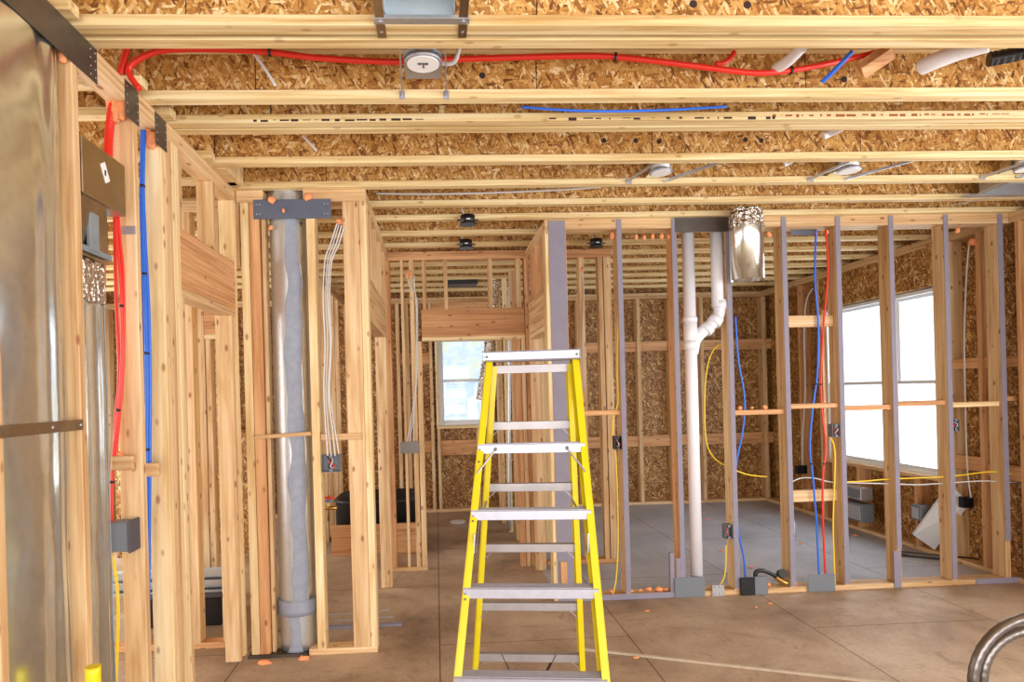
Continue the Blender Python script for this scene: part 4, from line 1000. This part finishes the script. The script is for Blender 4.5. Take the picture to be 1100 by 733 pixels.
finish('valve_stem', cyl(BM(), P(353, 533, 4.7), P(353, 560, 4.7), .008, 10), COPPER, vx)

# ------------------------------------------------------------------ left-hand room seen through the doorway
LY = 4.12
board('bottom_plate', (-3.2, -1.34, LY, LY+.09, 0, T), FIR['x'], 'bottom plate of the wall seen through the left doorway', 'plate', 'bottom plates')
board('top_plate', (-3.2, -1.34, LY, LY+.09, PT, CEIL-T), PINE['x'], 'lower top plate of the wall seen through the left doorway', 'plate', 'top plates')
board('top_plate', (-3.2, -1.34, LY, LY+.09, CEIL-T, CEIL), PINE['x'], 'upper top plate of the wall seen through the left doorway', 'plate', 'top plates')
for i, (a, w, m_) in enumerate(((199, T+.02, PINE), (170, T, PINE), (138, T, PINE), (100, T, PINE), (233, T, PALE))):
    x = X_(a, LY); board('wall_stud', (x, x+w, LY, LY+.09, T, PT), m_['z'], ('stud seen just left of centre through the left doorway', 'stud behind the knotty post', 'stud behind the blue pipes', 'stud behind the second duct', 'pale stud seen at the right of the left doorway')[i], 'stud', 'studs of the left-hand room')
l2 = 5.2
for i, (a, b) in enumerate(((214, 221), (222, 228), (239, 246), (180, 186), (192, 197))):
    board('wall_stud', (X_(a, l2), X_(b, l2), l2, l2+.09, 0, 2.089 if i == 1 else CEIL), PINE['z'], ('stamped stud', 'short orange stud', 'right stud', 'far left stud', 'left stud')[i]+' of the second wall seen through the left doorway', 'stud', 'studs of the left-hand room')
board('door_header', (X_(221, l2)+.001, X_(239, l2)-.001, l2+.001, l2+.089, 2.131, 2.33), FIR['x'], 'small header seen through the left doorway', 'header', 'door headers')
board('header_plate', (X_(221, l2)+.0, X_(239, l2), l2, l2+.09, 2.09, 2.13), PALE['x'], 'pale board under the small header seen through the left doorway', 'plate')
board('plywood_panel', (-3.3, -1.9, 6.6, 6.62, .0, 1.25), OSB_BACK, 'strand-board panel low behind the left doorway', 'panel')
# stack of metal strips on crates
rx0, rx1, ry = X_(150, 4.6), X_(243, 4.6), 4.55
for i, xx in enumerate((rx1-.66, rx1-.31)):
    r = thing('storage_crate', (xx+.12, ry+.2, 0), ('left', 'right')[i]+' black crate under the stacked metal strips in the left-hand room', 'crate', 'crates in the left-hand room')
    finish('crate_body', abox(BM(), xx, xx+.26, ry-.02, ry+.40, 0.0, .20, .008), BLK, r)
    finish('crate_rim', abox(BM(), xx-.012, xx+.272, ry-.032, ry+.412, .201, .225, .004), DKGREY, r)
for i in range(7):
    z = .2265+.018*i
    bm = BM(); y0_ = ry+.02+.02*((i*3) % 4)
    abox(bm, rx0-.3+.03*(i % 3), rx1-.05+.02*((i*2) % 3), y0_, y0_+.16, z, z+.004); abox(bm, rx0-.3+.03*(i % 3), rx1-.05+.02*((i*2) % 3), y0_, y0_+.003, z+.004, z+.017)
    abox(bm, rx0-.3+.03*(i % 3), rx1-.05+.02*((i*2) % 3), y0_+.157, y0_+.16, z+.004, z+.017)
    tag(finish('metal_track', bm, GALVB), 'metal channel strip in the left-hand room, %s from the bottom of the stack' % ORD[i], 'metal strip', 'metal strips stacked in the left-hand room')
board('shelf_board', (rx0-.3, rx1-.02, 4.27, 4.29, .16, .21), PALE['x'], 'pale board in front of the black crates in the left-hand room', 'board') if False else None

# ------------------------------------------------------------------ things on the floor
for i, (a, b) in enumerate((((331, 662), (418, 655.5)), ((328, 668.5), (424, 662.5)), ((300, 677), (432, 670.5)))):
    A, B = PZ(*a, .006), PZ(*b, .006); h = .007 if i < 2 else .016
    A.z = B.z = h/2+.0005
    bm = obox(BM(), A, B, .018 if i < 2 else .045, h, bev=.001)
    if i == 2:
        A2, B2 = A.copy(), B.copy()
        A2.z = B2.z = h+.001; 
    tag(finish('metal_strip', bm, GALVB if i < 2 else SEAL), ('rearmost thin metal strip on the floor through the duct wall', 'middle thin metal strip on the floor through the duct wall', 'wide grey strip on the floor sticking out beside the hall corner')[i], 'metal strip', 'strips on the floor behind the duct wall')
A, B = PZ(626, 698.5), PZ(960, 736); A.z = B.z = .0065
bm = obox(BM(), A, B, .018, .012, bev=.001); tag(finish('wooden_lath', bm, LATH), 'long thin wooden lath lying on the floor right of the ladder', 'lath')
# yellow and black tool
tp = PZ(329, 654); 
tl = thing('power_tool', (tp.x, 4.42, 0), 'yellow and black cordless tool on the floor behind the slim stud', 'tool')
tx = X_(329, 4.4, 640)
finish('tool_body', abox(BM(), tx-.03, tx+.03, 4.38, 4.46, .0, .20, .012), YEL, tl)
finish('tool_grip', abox(BM(), tx-.022, tx+.012, 4.375, 4.44, .205, .33, .01), BLK, tl)
finish('tool_head', tube(BM(), [(tx-.02, 4.41, .32), (tx, 4.40, .36), (tx+.03, 4.38, .345)], .018, seg=10), BLK, tl)
finish('tool_label', abox(BM(), tx-.02, tx+.01, 4.3775, 4.3795, .05, .15), BLK, tl)
p = PZ(492, 561, .01)
tag(finish('paper_plate', cyl(BM(), (p.x, p.y, .001), (p.x, p.y, .018), .085, 28, r2=.10), VINYL), 'small white round dish on the floor near the far doorway', 'dish')
# leaning white board
cs = [P(981, 575, 5.55), P(1004, 591, 5.55), P(1042, 541, 5.22), P(1021, 521, 5.27)]
bm = BM(); dv = Vector((.012, .03, .008))
fr = [bm.verts.new(c) for c in cs]; bk = [bm.verts.new(c+dv) for c in cs]
bm.faces.new(fr); bm.faces.new(bk)
for k in range(4): bm.faces.new((fr[k], fr[(k+1) % 4], bk[(k+1) % 4], bk[k]))
wb = finish('white_board', bm, VINYL); tag(wb, 'white board leaning at an angle under the right side of the big window', 'board')
# grey pipe on the floor
A, B = PZ(965, 594, .03), PZ(1062, 603, .03)
tag(finish('floor_conduit', cyl(BM(), (A.x, A.y, .025), (B.x, B.y, .025), .024, 14), STEEL), 'dark grey pipe lying on the floor behind the partition studs', 'pipe')
# grey tool cases under the window
for i, (px, py, w, h, m_, lab) in enumerate(((914, 529, .30, .13, GALVB, 'pale metal box on the outer wall under the window'), (914, 549, .34, .19, GBOX, 'grey hose box with a silver front under the window'),
                                  (983, 551, .12, .14, GBOX, 'dark grey outlet box under the right of the big window'))):
    p = PX(px, py, XR-.14)
    r = thing('utility_box', (XR-.07, p.y, p.z-h/2), lab, 'box', 'boxes under the big window')
    finish('box_body', abox(BM(), XR-.135, XR-.004, p.y-w/2, p.y+w/2, p.z-h/2, p.z+h/2, .006), m_, r)
    finish('box_door', abox(BM(), XR-.143, XR-.136, p.y-w/2+.02, p.y+w/2-.02, p.z-h/2+.02, p.z+h/2-.02, .002), GALVB if i else GBOX, r)
p = P(1044, 538, PY+.5); pz = PX(1044, 540, XR)
ebox((XR-.03, pz.y, pz.z), .09, .09, .05, 'dark outlet box low on the outer wall right of the white board', BLK, False)
pipe('white_cable', [PX(1041, 262, XR-.01), PX(1038, 300, XR-.01), PX(1036, 360, XR-.01), PX(1037, 430, XR-.01), PX(1039, 500, XR-.01), PX(1043, 535, XR-.01)], .006, WCAB, 'white cable down the outer wall stud right of the window', 'cable', 'white cables at right')
foam(PX(1044, 262, XR-.02), .035, 'orange foam above the outer wall stud right of the window', (1, .8, 1), 2, 230)
pipe('white_cable', [PX(px, py, XR-.01) for px, py in ((873, 310), (866, 325), (864, 360), (865, 420), (862, 470), (862, 500))], .009, WCAB, 'white cable on the outer wall just left of the red and blue pipes', 'cable', 'white cables at right')
p = PX(862, 505, XR-.07); ebox((XR-.07, p.y, p.z), .12, .1, .06, 'dark box on the outer wall left of the red pipe, ending a white cable', BLK, False)
# coils of flexible pipe at bottom right
# (arches stand upright, nearly facing the camera)
CONDM = plain('dark_conduit', srgb(128, 122, 120), .3, .85)
YA = 2.55
c0 = Vector((X_(1046, YA, 733)+.30, YA, .277+.021+.002))
rc = thing('conduit_coil', (c0.x, YA, 0), 'upright coil of dark silver flexible conduit at the bottom right corner', 'conduit')
for i, (rad, rr, yo) in enumerate(((.277, .021, 0), (.208, .022, .03))):
    pts = [(c0.x+rad*math.cos(a), YA+yo+.03*math.sin(a*.5), c0.z+rad*math.sin(a)) for a in [2*PI*k/26 for k in range(27)]]
    finish('conduit_loop', tube(BM(), pts, rr, n=6, seg=12, rf=lambda i, n: 1+.03*math.sin(i*1.6)), CONDM, rc)
for a in (-.6, 1.2, -2.2):
    finish('tie_band', obox(BM(), (c0.x+.18*math.cos(a), YA+.02, c0.z+.18*math.sin(a)), (c0.x+.302*math.cos(a), YA+.02, c0.z+.297*math.sin(a)), .09, .008, up=Vector((-math.sin(a), 0, math.cos(a)))), BLK, rc)
# floor foam crumbs
crumbs = [(306, 713), (373.5, 431), (602, 561)]
fl = [((599-600+700, 561), 'foam')]
spots = [(701, 561, 'on the pale floor left of the drain pipe, nearest the ladder'), (755, 551, 'far back on the pale floor, above the others'), (761, 558, 'far back on the pale floor beside the drain pipe'), (749.5, 570, 'small, just right of the drain pipe'),
         (775, 592, 'on the pale floor between drain pipe and blue pipe'), (807, 609.5, 'flat, on the pale floor right of the blue pipe'), (860, 584, 'on the pale floor near the grey low box'), (695, 656, 'in front of the grey floor strip'),
         (827, 648, 'long, on the brown floor in front of the black elbow'), (812, 652, 'tiny, on the brown floor in front of the black box'), (683, 706, 'on the brown floor beside the wooden lath'),
         (919, 575, 'on the pale floor behind the window studs'), (919.5, 562, 'under the outer wall, left of the window studs'), (985, 581, 'near the foot of the white leaning board')]
for i, (px, py, lab) in enumerate(spots):
    p = PZ(px, py, .008); r_ = .022 if py < 620 else .016
    foam((p.x, p.y, r_*.32), r_, 'orange foam crumb '+lab, (1.3, .9, .38), 1, 300+i*4, name='foam_crumb')
for i, (px, w) in enumerate(((678, .02), (688, .022), (697, .030), (708, .026), (716, .022))):
    x = X_(px, PY+.05, 640); foam((x, PY+.05, T+w*.62), w, 'orange foam blob on the grey floor strip, %s from the left' % ORD[i], (1.2, .9, .7), 1, 400+i*4)
for i, (px, lab) in enumerate(((767, 'at the foot of the yellow cable'), (825.5, 'beside the black pipe elbow'), (852, 'right of the black pipe elbow'), (657, 'by the cable right of the ladder'), (732, 'left of the drain pipe foot'))):
    x = X_(px, PY+.05, 640); foam((x, PY+.045, T+.018), .026, 'orange foam blob on the bottom plate '+lab, (1, .9, .8), 1, 450+i*4)

# ------------------------------------------------------------------ ceiling: lights, ducts, pipes
def canlight(px, py, Y, label, r_=.055, barsL=(0, 0), scale=1, tilt=0):
    c = P(px, py, Y); s = scale
    zc = CEIL+.012
    X = P(px, py, Y).x
    r = thing('ceiling_light_can', (X, Y, zc), label, 'light fixture', 'metal ceiling light cans')
    finish('can', cyl(BM(), (X, Y, zc+.004), (X, Y, zc+.10), r_*s, 28), GALVB, r)
    b = BM(); tube(b, [(X, Y, zc), (X, Y, zc+.012)], r_*s*1.16, seg=32, raw=True); finish('trim_ring', b, ALU, r)
    b = cyl(BM(), (X, Y, zc-.004), (X, Y, zc-.0005), r_*s*1.0, 28); finish('lens_cover', b, LABELW, r)
    finish('junction_box', abox(BM(), X-.045, X+.045, Y+r_*s+.005, Y+r_*s+.085, zc+.02, zc+.09, .003), GALV, r)
    return r, X, zc
# near one: hangs between joists B and C
r, X, zc = canlight(454.5, 70, 2.47, 'round metal ceiling light can near the top, hung on two bars', .063)
finish('can_print', abox(abox(BM(), X-.02, X-.004, 2.455, 2.47, zc-.0052, zc-.0042), X+.006, X+.02, 2.455, 2.47, zc-.0052, zc-.0042), STEELB, r)
finish('can_print', abox(BM(), X-.001, X+.004, 2.455, 2.495, zc-.0054, zc-.0042), INK, r)
for sx in (-.085, .085):
    finish('hanger_bar', obox(BM(), (X+sx, JY[1]+.055, CEIL+.03), (X+sx*1.12, JY[2]-.004, CEIL+.012), .006, .012), GALVB, r)
    b = BM(); abox(b, X+sx*1.12-.012, X+sx*1.12+.012, JY[2]-.004, JY[2]-.0005, CEIL-.006, CEIL+.03); finish('hanger_tab', b, ALU, r)
finish('mount_plate', abox(BM(), X-.075, X+.075, 2.40, 2.62, zc+.016, zc+.019), GALVB, r)
finish('flex_whip', tube(BM(), [(X+.05, 2.56, zc+.05), (X+.12, 2.55, zc+.045), (X+.145, 2.5, zc+.08), (X+.15, 2.48, zc+.15)], .009, n=8, seg=8), WCAB, r)
for i, (px, py, lab) in enumerate(((710, 187, 'metal ceiling light can above the white drain pipes'), (912, 183, 'metal ceiling light can above the red and blue pipes'), (1103, 181, 'metal ceiling light can cut by the right picture edge'))):
    Y = 3.74
    r, X, zc = canlight(px, py, Y, lab, .058)
    for s, dx in ((-1, -.02), (1, .05)):
        finish('hanger_bar', obox(BM(), (X+dx*3+.10*s+.1, JY[5]+.062, CEIL+.03), (X+dx+.085*s-.06, JY[6]-.004, CEIL+.012), .007, .016), GALVB, r)
    finish('hanger_tab', abox(BM(), X-.17, X-.13, JY[6]-.004, JY[6]-.0005, CEIL-.002, CEIL+.03, .001), ALU, r)
    finish('flex_whip', tube(BM(), [(X-.03, Y-.1, zc+.04), (X-.09, Y-.12, zc+.05), (X-.12, Y-.16, zc+.11)], .008, n=8, seg=8), WCAB, r)
# register boot at the top
bx0, bx1 = X_(400, 2.15, 5), X_(503, 2.15, 5); Yr = 2.0
rg = thing('duct_register', ((bx0+bx1)/2, 2.05, CEIL), 'square galvanised duct register frame at the top edge with straps', 'duct')
zr = CEIL+.02
bm = BM(); ra, rb2 = X_(413, 2.18, 10), X_(488, 2.18, 10)
abox(bm, ra, rb2, 2.171, 2.175, zr, zr+.16); abox(bm, ra, rb2, 1.86, 1.864, zr, zr+.16); abox(bm, ra, ra+.004, 1.864, 2.171, zr, zr+.16); abox(bm, rb2-.004, rb2, 1.864, 2.171, zr, zr+.16); abox(bm, ra, rb2, 1.86, 2.175, zr+.16, zr+.164)
finish('boot_body', bm, REG, rg)
xs_l, xs_r = X_(409, 2.2, 25), X_(497, 2.2, 25)
zu = CEIL-.0045
bm = BM(); abox(bm, xs_l-.022, xs_r+.022, 2.150, 2.185, CEIL+.0, CEIL+.014, .001); finish('front_angle', bm, GALVB, rg)
for x in (xs_l, xs_r):
    bm = BM(); abox(bm, x-.016, x+.016, 1.84, 2.1495, CEIL+.002, CEIL+.006, .0008); finish('side_rail', bm, SHEET, rg)
    bm = BM(); abox(bm, x-.016, x+.016, 2.178, 2.262, CEIL-.004, CEIL-.001, .0008); finish('hanging_strap', bm, SHEET, rg)
    b = cyl(BM(), (x, 2.165, CEIL-.006), (x, 2.165, CEIL-.0005), .008, 10); finish('screw', b, ALU, rg)
    b = cyl(BM(), (x, 2.225, CEIL-.006), (x, 2.225, CEIL-.0042), .006, 10); finish('screw', b, ALU, rg)
# black round fixtures beyond
for i, (px, py, Y, lab) in enumerate(((502.5, 236, 4.58, 'nearer of two black round ceiling boxes above the hall'), (500.5, 262, 5.33, 'farther of two black round ceiling boxes above the hall'), (640.5, 261, 5.33, 'black round ceiling box behind the partition top, right of the lilac post'))):
    c = P(px, py, Y); X = c.x
    r = thing('ceiling_box', (X, Y, CEIL), lab, 'ceiling box', 'black round ceiling boxes')
    finish('box_body', cyl(BM(), (X, Y, c.z-.028), (X, Y, c.z+.03), .052, 24), BLK, r)
    finish('box_rim', cyl(BM(), (X, Y, c.z-.038), (X, Y, c.z-.0285), .060, 24), BLK, r)
    b = BM(); abox(b, X-.078, X+.078, Y-.012, Y+.012, c.z-.008, c.z-.001, .001); finish('mounting_ears', b, BLK, r)
    finish('lead_wire', tube(BM(), [(X-.02, Y, c.z+.03), (X-.04, Y-.02, c.z+.07), (X-.045, Y, c.z+.14)], .005, seg=6), WCAB, r)
    finish('print_mark', abox(BM(), X-.012, X+.014, Y-.0535, Y-.0522, c.z-.012, c.z-.004), LABELW, r)
p = P(497, 320, 7.3)
o = finish('ceiling_grille', abox(BM(), p.x-.17, p.x+.17, 7.15, 7.40, CEIL-.05, CEIL-.002, .004), BLK); tag(o, 'flat black ceiling box far back beyond the doorway header', 'ceiling box', 'black round ceiling boxes')
# red water line overhead
YR = 2.66
pipe('red_pipe', [P(150, 96, 2.60), P(138, 76, 2.60), P(152, 62, 2.60), P(178, 54, 2.62)]+PL([(230, 53), (290, 56), (340, 62), (420, 66.5), (480, 64), (560, 61.5), (640, 60), (690, 64), (740, 70), (790, 76.5), (820, 78.5), (860, 74), (905, 65), (950, 54)], YR), .0125, RED, 'long red pipe sagging across under the subfloor at the top', 'pipe', 'red pipes overhead', n=8, ties=(.3, .62, .88))
pipe('red_pipe', [P(129, 80, 2.60), P(133, 66, 2.60), P(137, 50, 2.60)], .013, RED, 'short red pipe rising through the left wall plate', 'pipe', 'red pipes overhead')
pipe('red_pipe', PL([(769, 68), (776, 68), (783, 64), (789, 56)], 2.70), .011, RED, 'short red pipe end turning up right of centre at the top', 'pipe', 'red pipes overhead')
pipe('blue_cable', PL([(560, 115), (610, 118.5), (660, 119.5), (720, 118), (780, 114.5)], 2.88), .006, BLUE, 'thin blue cable sagging below the third joist', 'cable')
pipe('blue_pipe', [P(883, 88, 2.66), P(895, 77, 2.62), P(916, 55, 2.56)], .0095, BLUE, 'short slanting blue pipe near the top right', 'pipe')
pipe('white_cable', PL([(268, 52), (276, 62), (286, 76), (296, 92)], 2.68), .0065, WCAB, 'white cable end dangling from the joist at top left', 'cable', 'white cables overhead')
pipe('white_cable', PL([(325, 146), (332, 153), (340, 162)], 3.42), .0065, WCAB, 'short white cable end under the doubled joists', 'cable', 'white cables overhead')
pipe('white_cable', PL([(404, 208), (450, 208.5), (500, 208), (560, 206), (610, 203.5), (645, 201)], 4.24), .007, WCAB, 'long white cable stapled along the joists above the hall', 'cable', 'white cables overhead')
# white PVC ends and brace, black pipe at top right
pipe('vent_pipe', [P(833, 74, 2.67), P(846, 66, 2.6), P(862, 50, 2.5)], .023, WHITE, 'white pipe end slanting down between joists, upper right', 'vent pipe', 'white vent pipes overhead', seg=16)
pipe('vent_pipe', [P(990, 72, 2.67), P(1004, 66, 2.62), P(1030, 56, 2.56), P(1062, 47, 2.50)], .034, WHITE, 'larger white pipe curving between joists near the top right', 'vent pipe', 'white vent pipes overhead', seg=18)
pipe('vent_pipe', [P(884, 146, 3.32), P(893, 142, 3.3), P(905, 136, 3.2)], .022, WHITE, 'white pipe end peeking below the doubled joists at right', 'vent pipe', 'white vent pipes overhead', seg=16)
pipe('vent_pipe', [P(842, 176, 3.78), P(848, 173, 3.76), P(858, 166, 3.66)], .022, WHITE, 'small white pipe end left of the second light can', 'vent pipe', 'white vent pipes overhead', seg=16)
pipe('black_hose', [P(1062, 64, 2.6), P(1078, 61, 2.58), P(1100, 56, 2.55), P(1120, 50, 2.5)], .030, BLK, 'black corrugated hose end at the top right edge', 'hose', rf=lambda i, n: 1+.05*math.sin(i*2), seg=16)
bm = obox(BM(), P(925, 76, 2.67), P(958, 54, 2.60), .075, .038, bev=.002, up=Vector((0, .3, 1)))
tag(finish('joist_brace', bm, FIR['x']), 'slanting wooden brace between joists at the upper right', 'brace')
# register frame at right under the joist (1030..1100, 205)
rg2 = thing('duct_register', (X_(1085, 4.1, 210), 4.1, CEIL), 'galvanised register bars under the joists near the right edge', 'duct')
finish('hanging_strap', obox(BM(), P(1022, 220.5, 4.26), P(1062, 213, 4.02), .022, .003), GALVB, rg2)
finish('hanging_strap', obox(BM(), P(1040, 213, 4.2), P(1085, 193, 3.98), .018, .003), GALVB, rg2)
xa, xb2 = X_(1066, 4.1, 200), X_(1140, 4.1, 200)
bm = BM(); abox(bm, xa, xb2, 4.20, 4.204, CEIL+.0, CEIL+.1); abox(bm, xa, xb2, 3.98, 3.984, CEIL+.0, CEIL+.1); abox(bm, xa, xa+.004, 3.984, 4.2, CEIL, CEIL+.1); abox(bm, xa, xb2, 3.98, 4.204, CEIL+.1, CEIL+.104)
finish('boot_body', bm, GALVB, rg2)
finish('front_angle', abox(BM(), xa-.1, xb2, 4.19, 4.25, CEIL-.008, CEIL-.002, .001), GALVB, rg2)

# ------------------------------------------------------------------ the ladder
top = Vector((P(571, 384, 3.07).x, 3.08, 0))
LR = thing('step_ladder', (top.x, 3.0, 0), 'yellow fibreglass stepladder with aluminium steps in the middle of the room', 'ladder')
ang = math.radians(-8)
def lw_(x, y, z):            # ladder-local -> world (x across, y back from the cap, z up)
    x -= (ZT-z)*.036
    return Vector((top.x + x*math.cos(ang) - y*math.sin(ang), 3.08 + x*math.sin(ang) + y*math.cos(ang), z))
ZT = 1.752
def fy(z): return -(ZT-z)*.42        # front legs come forward as they go down
def by(z): return .03+(ZT-z)*.095
def hwf(z): return .222+(ZT-z)*.0665
def hwb(z): return .196+(ZT-z)*.058
def channel(bm, a, b, out, fw, dp, t=.004):
    """C channel: web dp deep on the outer side with two flanges fw wide."""
    d = (b-a).normalized(); o_ = (out-d*out.dot(d)).normalized(); s = d.cross(o_)
    obox(bm, a, b, t, dp, up=s)                 # web
    for k in (-1, 1):
        q_ = s*(k*(dp/2-t/2)) - o_*(fw/2)
        obox(bm, a+q_, b+q_, fw, t, up=s)
for sx in (-1, 1):
    a = lw_(sx*hwf(ZT), fy(ZT), ZT+.0); b = lw_(sx*hwf(.02), fy(.02), .02)
    bm = BM(); channel(bm, a, b, Vector((sx, 0, 0)), .030, .075)
    rl = finish('front_rail', bm, YEL, LR)
    bmb = BM()
    for z in (1.338, 1.055, .75, .432, .14):
        for dz in (0, -.022 if z < 1.3 else -.055):
            c = lw_(sx*(hwf(z+dz)-.015), fy(z+dz)-.039, z+dz); bq = BM(); blob(bq, c, .006, (1, .5, 1), sub=1); finish('rivet', bq, BOLT, rl)
    bmb.free()
    a = lw_(sx*hwb(ZT-.02), by(ZT), ZT-.02); b = lw_(sx*hwb(.02), by(.02), .02)
    bm = BM(); channel(bm, a, b, Vector((sx, 0, 0)), .026, .05)
    rr_ = finish('rear_rail', bm, YEL, LR)
    for (nm, x, y) in (('foot', sx*hwf(.0), fy(.0)), ('foot', sx*hwb(0), by(0))):
        c = lw_(x-sx*.012, y, 0)
        finish('rubber_foot', abox(BM(), c.x-.025, c.x+.025, c.y-.045, c.y+.045, 0.0, .035, .005), BLK, rl if y < 0 else rr_)
def bar(name, z, wfun, yfun, h, d, mat, extra=0, dz=0, inset=.004):
    w = wfun(z)-inset
    bm = obox(BM(), lw_(-w, yfun(z), z), lw_(w, yfun(z), z), d, h, bev=.002)
    return finish(name, bm, mat, LR)
for z in (1.338, 1.055, .75, .432, .14):
    w = hwf(z)-.006
    bm = obox(BM(), lw_(-w, fy(z), z+.018), lw_(w, fy(z), z+.018), .078, .005, bev=.001)
    obox(bm, lw_(-w, fy(z)-.038, z), lw_(w, fy(z)-.038, z), .005, .040, bev=.001)
    obox(bm, lw_(-w, fy(z)+.038, z), lw_(w, fy(z)+.038, z), .005, .030, bev=.001)
    for k in range(5): obox(bm, lw_(-w, fy(z)-.03+.015*k, z+.0215), lw_(w, fy(z)-.03+.015*k, z+.0215), .004, .003)
    s = finish('step', bm, ALU, LR)
    if z > 1.3:
        for sx in (-1, 1):
            finish('step_brace', obox(BM(), lw_(sx*(w-.075), fy(z)-.042, z-.008), lw_(sx*(hwf(z-.1)-.012), fy(z-.1)-.042, z-.105), .006, .020, up=Vector((0, 1, 0)), bev=.001), ALU, s)
            blobb = BM(); blob(blobb, lw_(sx*(w-.08), fy(z)-.046, z), .008, (1, .5, 1), sub=2); finish('rivet', blobb, BOLT, s)
    else:
        for sx in (-1, 1): pass
REARM = plain('dull_aluminium', srgb(176, 170, 172), .45, .6, noise_amt=.15)
for z in (1.712, 1.43, 1.115, .80, .49, .215):
    w = hwb(z)-.006
    bm = obox(BM(), lw_(-w, by(z)-.012, z), lw_(w, by(z)-.012, z), .004, .040, bev=.001)
    obox(bm, lw_(-w, by(z)+.002, z+.0185), lw_(w, by(z)+.002, z+.0185), .03, .004, bev=.001)
    s = finish('rear_bar', bm, REARM, LR)
    if z < 1.7:
        for sx in (-1, 1):
            finish('corner_brace', obox(BM(), lw_(sx*(w-.055), by(z)-.016, z-.015), lw_(sx*(w-.002), by(z-.06)-.016, z-.065), .004, .012, up=Vector((0, 1, 0))), REARM, s)
for sx in (-1, 1):      # long braces under the lowest rear bar
    finish('rear_brace', obox(BM(), lw_(sx*.14, by(.24), .235), lw_(sx*.06, by(.1), .06), .004, .03, up=Vector((0, 1, 0))), BLK, LR)
    # spreaders
    zs = .96
    m_ = lw_(sx*(hwf(zs)-.035), (fy(zs)+by(zs))/2, zs+.045)
    finish('spreader', obox(BM(), lw_(sx*(hwf(zs)-.035), fy(zs-.03), zs-.06), m_, .003, .020), REARM, LR)
    finish('spreader', obox(BM(), m_, lw_(sx*(hwb(zs)-.03), by(zs), zs+.09), .003, .020), REARM, LR)
    finish('spreader_clip', obox(BM(), lw_(sx*(hwf(.93)-.032), fy(.93)-.03, .985), lw_(sx*(hwf(.93)-.03), fy(.93)-.03, .90), .006, .012, up=Vector((0, 1, 0))), ALU, LR)
bm = BM(); w = .232
obox(bm, lw_(-w, -.005, ZT+.022), lw_(w, -.005, ZT+.022), .14, .048, bev=.006)
cap = finish('top_cap', bm, ALU, LR)
bmb = BM()
for sx in (-1, 1): blob(bmb, lw_(sx*.215, -.077, ZT+.02), .006, (1, .5, 1), sub=1)
finish('rivets', bmb, BOLT, cap)

# ------------------------------------------------------------------ light
w = bpy.data.worlds.new('world'); sc.world = w; w.use_nodes = True
bg = w.node_tree.nodes['Background']; bg.inputs[0].default_value = (.90, .95, 1.0, 1); bg.inputs[1].default_value = 1.15
def area(name, loc, rot, sx, sy, power, col=(1, 1, 1)):
    l = bpy.data.lights.new(name, 'AREA'); l.shape = 'RECTANGLE'; l.size = sx; l.size_y = sy; l.energy = power; l.color = col
    o = bpy.data.objects.new(name, l); C.objects.link(o); o.location = loc; o.rotation_euler = rot; return o
area('daylight_front', (.8, -2.9, 1.3), (math.radians(90), 0, 0), 6.0, 2.4, 210, (1, .97, .93))
area('fill_light_right', (XR+.1, .6, 1.5), (math.radians(90), 0, math.radians(90)), 5.4, 2.0, 170, (1, .98, .95))  # added fill lamp at the unseen right opening, brightens the left wall
area('daylight_left', (XL+.1, 2.2, 1.5), (math.radians(90), 0, math.radians(-90)), 2.3, 1.8, 90, (1, .96, .9))
area('daylight_left_back', (XL+.1, 6.0, 1.5), (math.radians(90), 0, math.radians(-90)), 2.8, 1.8, 110, (1, .95, .88))
area('daylight_window', (XR-.02+.2+.2, (WY0+WY1)/2, (WZ0+WZ1)/2), (math.radians(90), 0, math.radians(90)), WY1-WY0, WZ1-WZ0, 60, (.86, .93, 1))

sc.view_settings.view_transform = 'Standard'; sc.view_settings.look = 'None'
sc.view_settings.gamma = 1; sc.view_settings.use_curve_mapping = False
sc.view_settings.exposure = 0.22
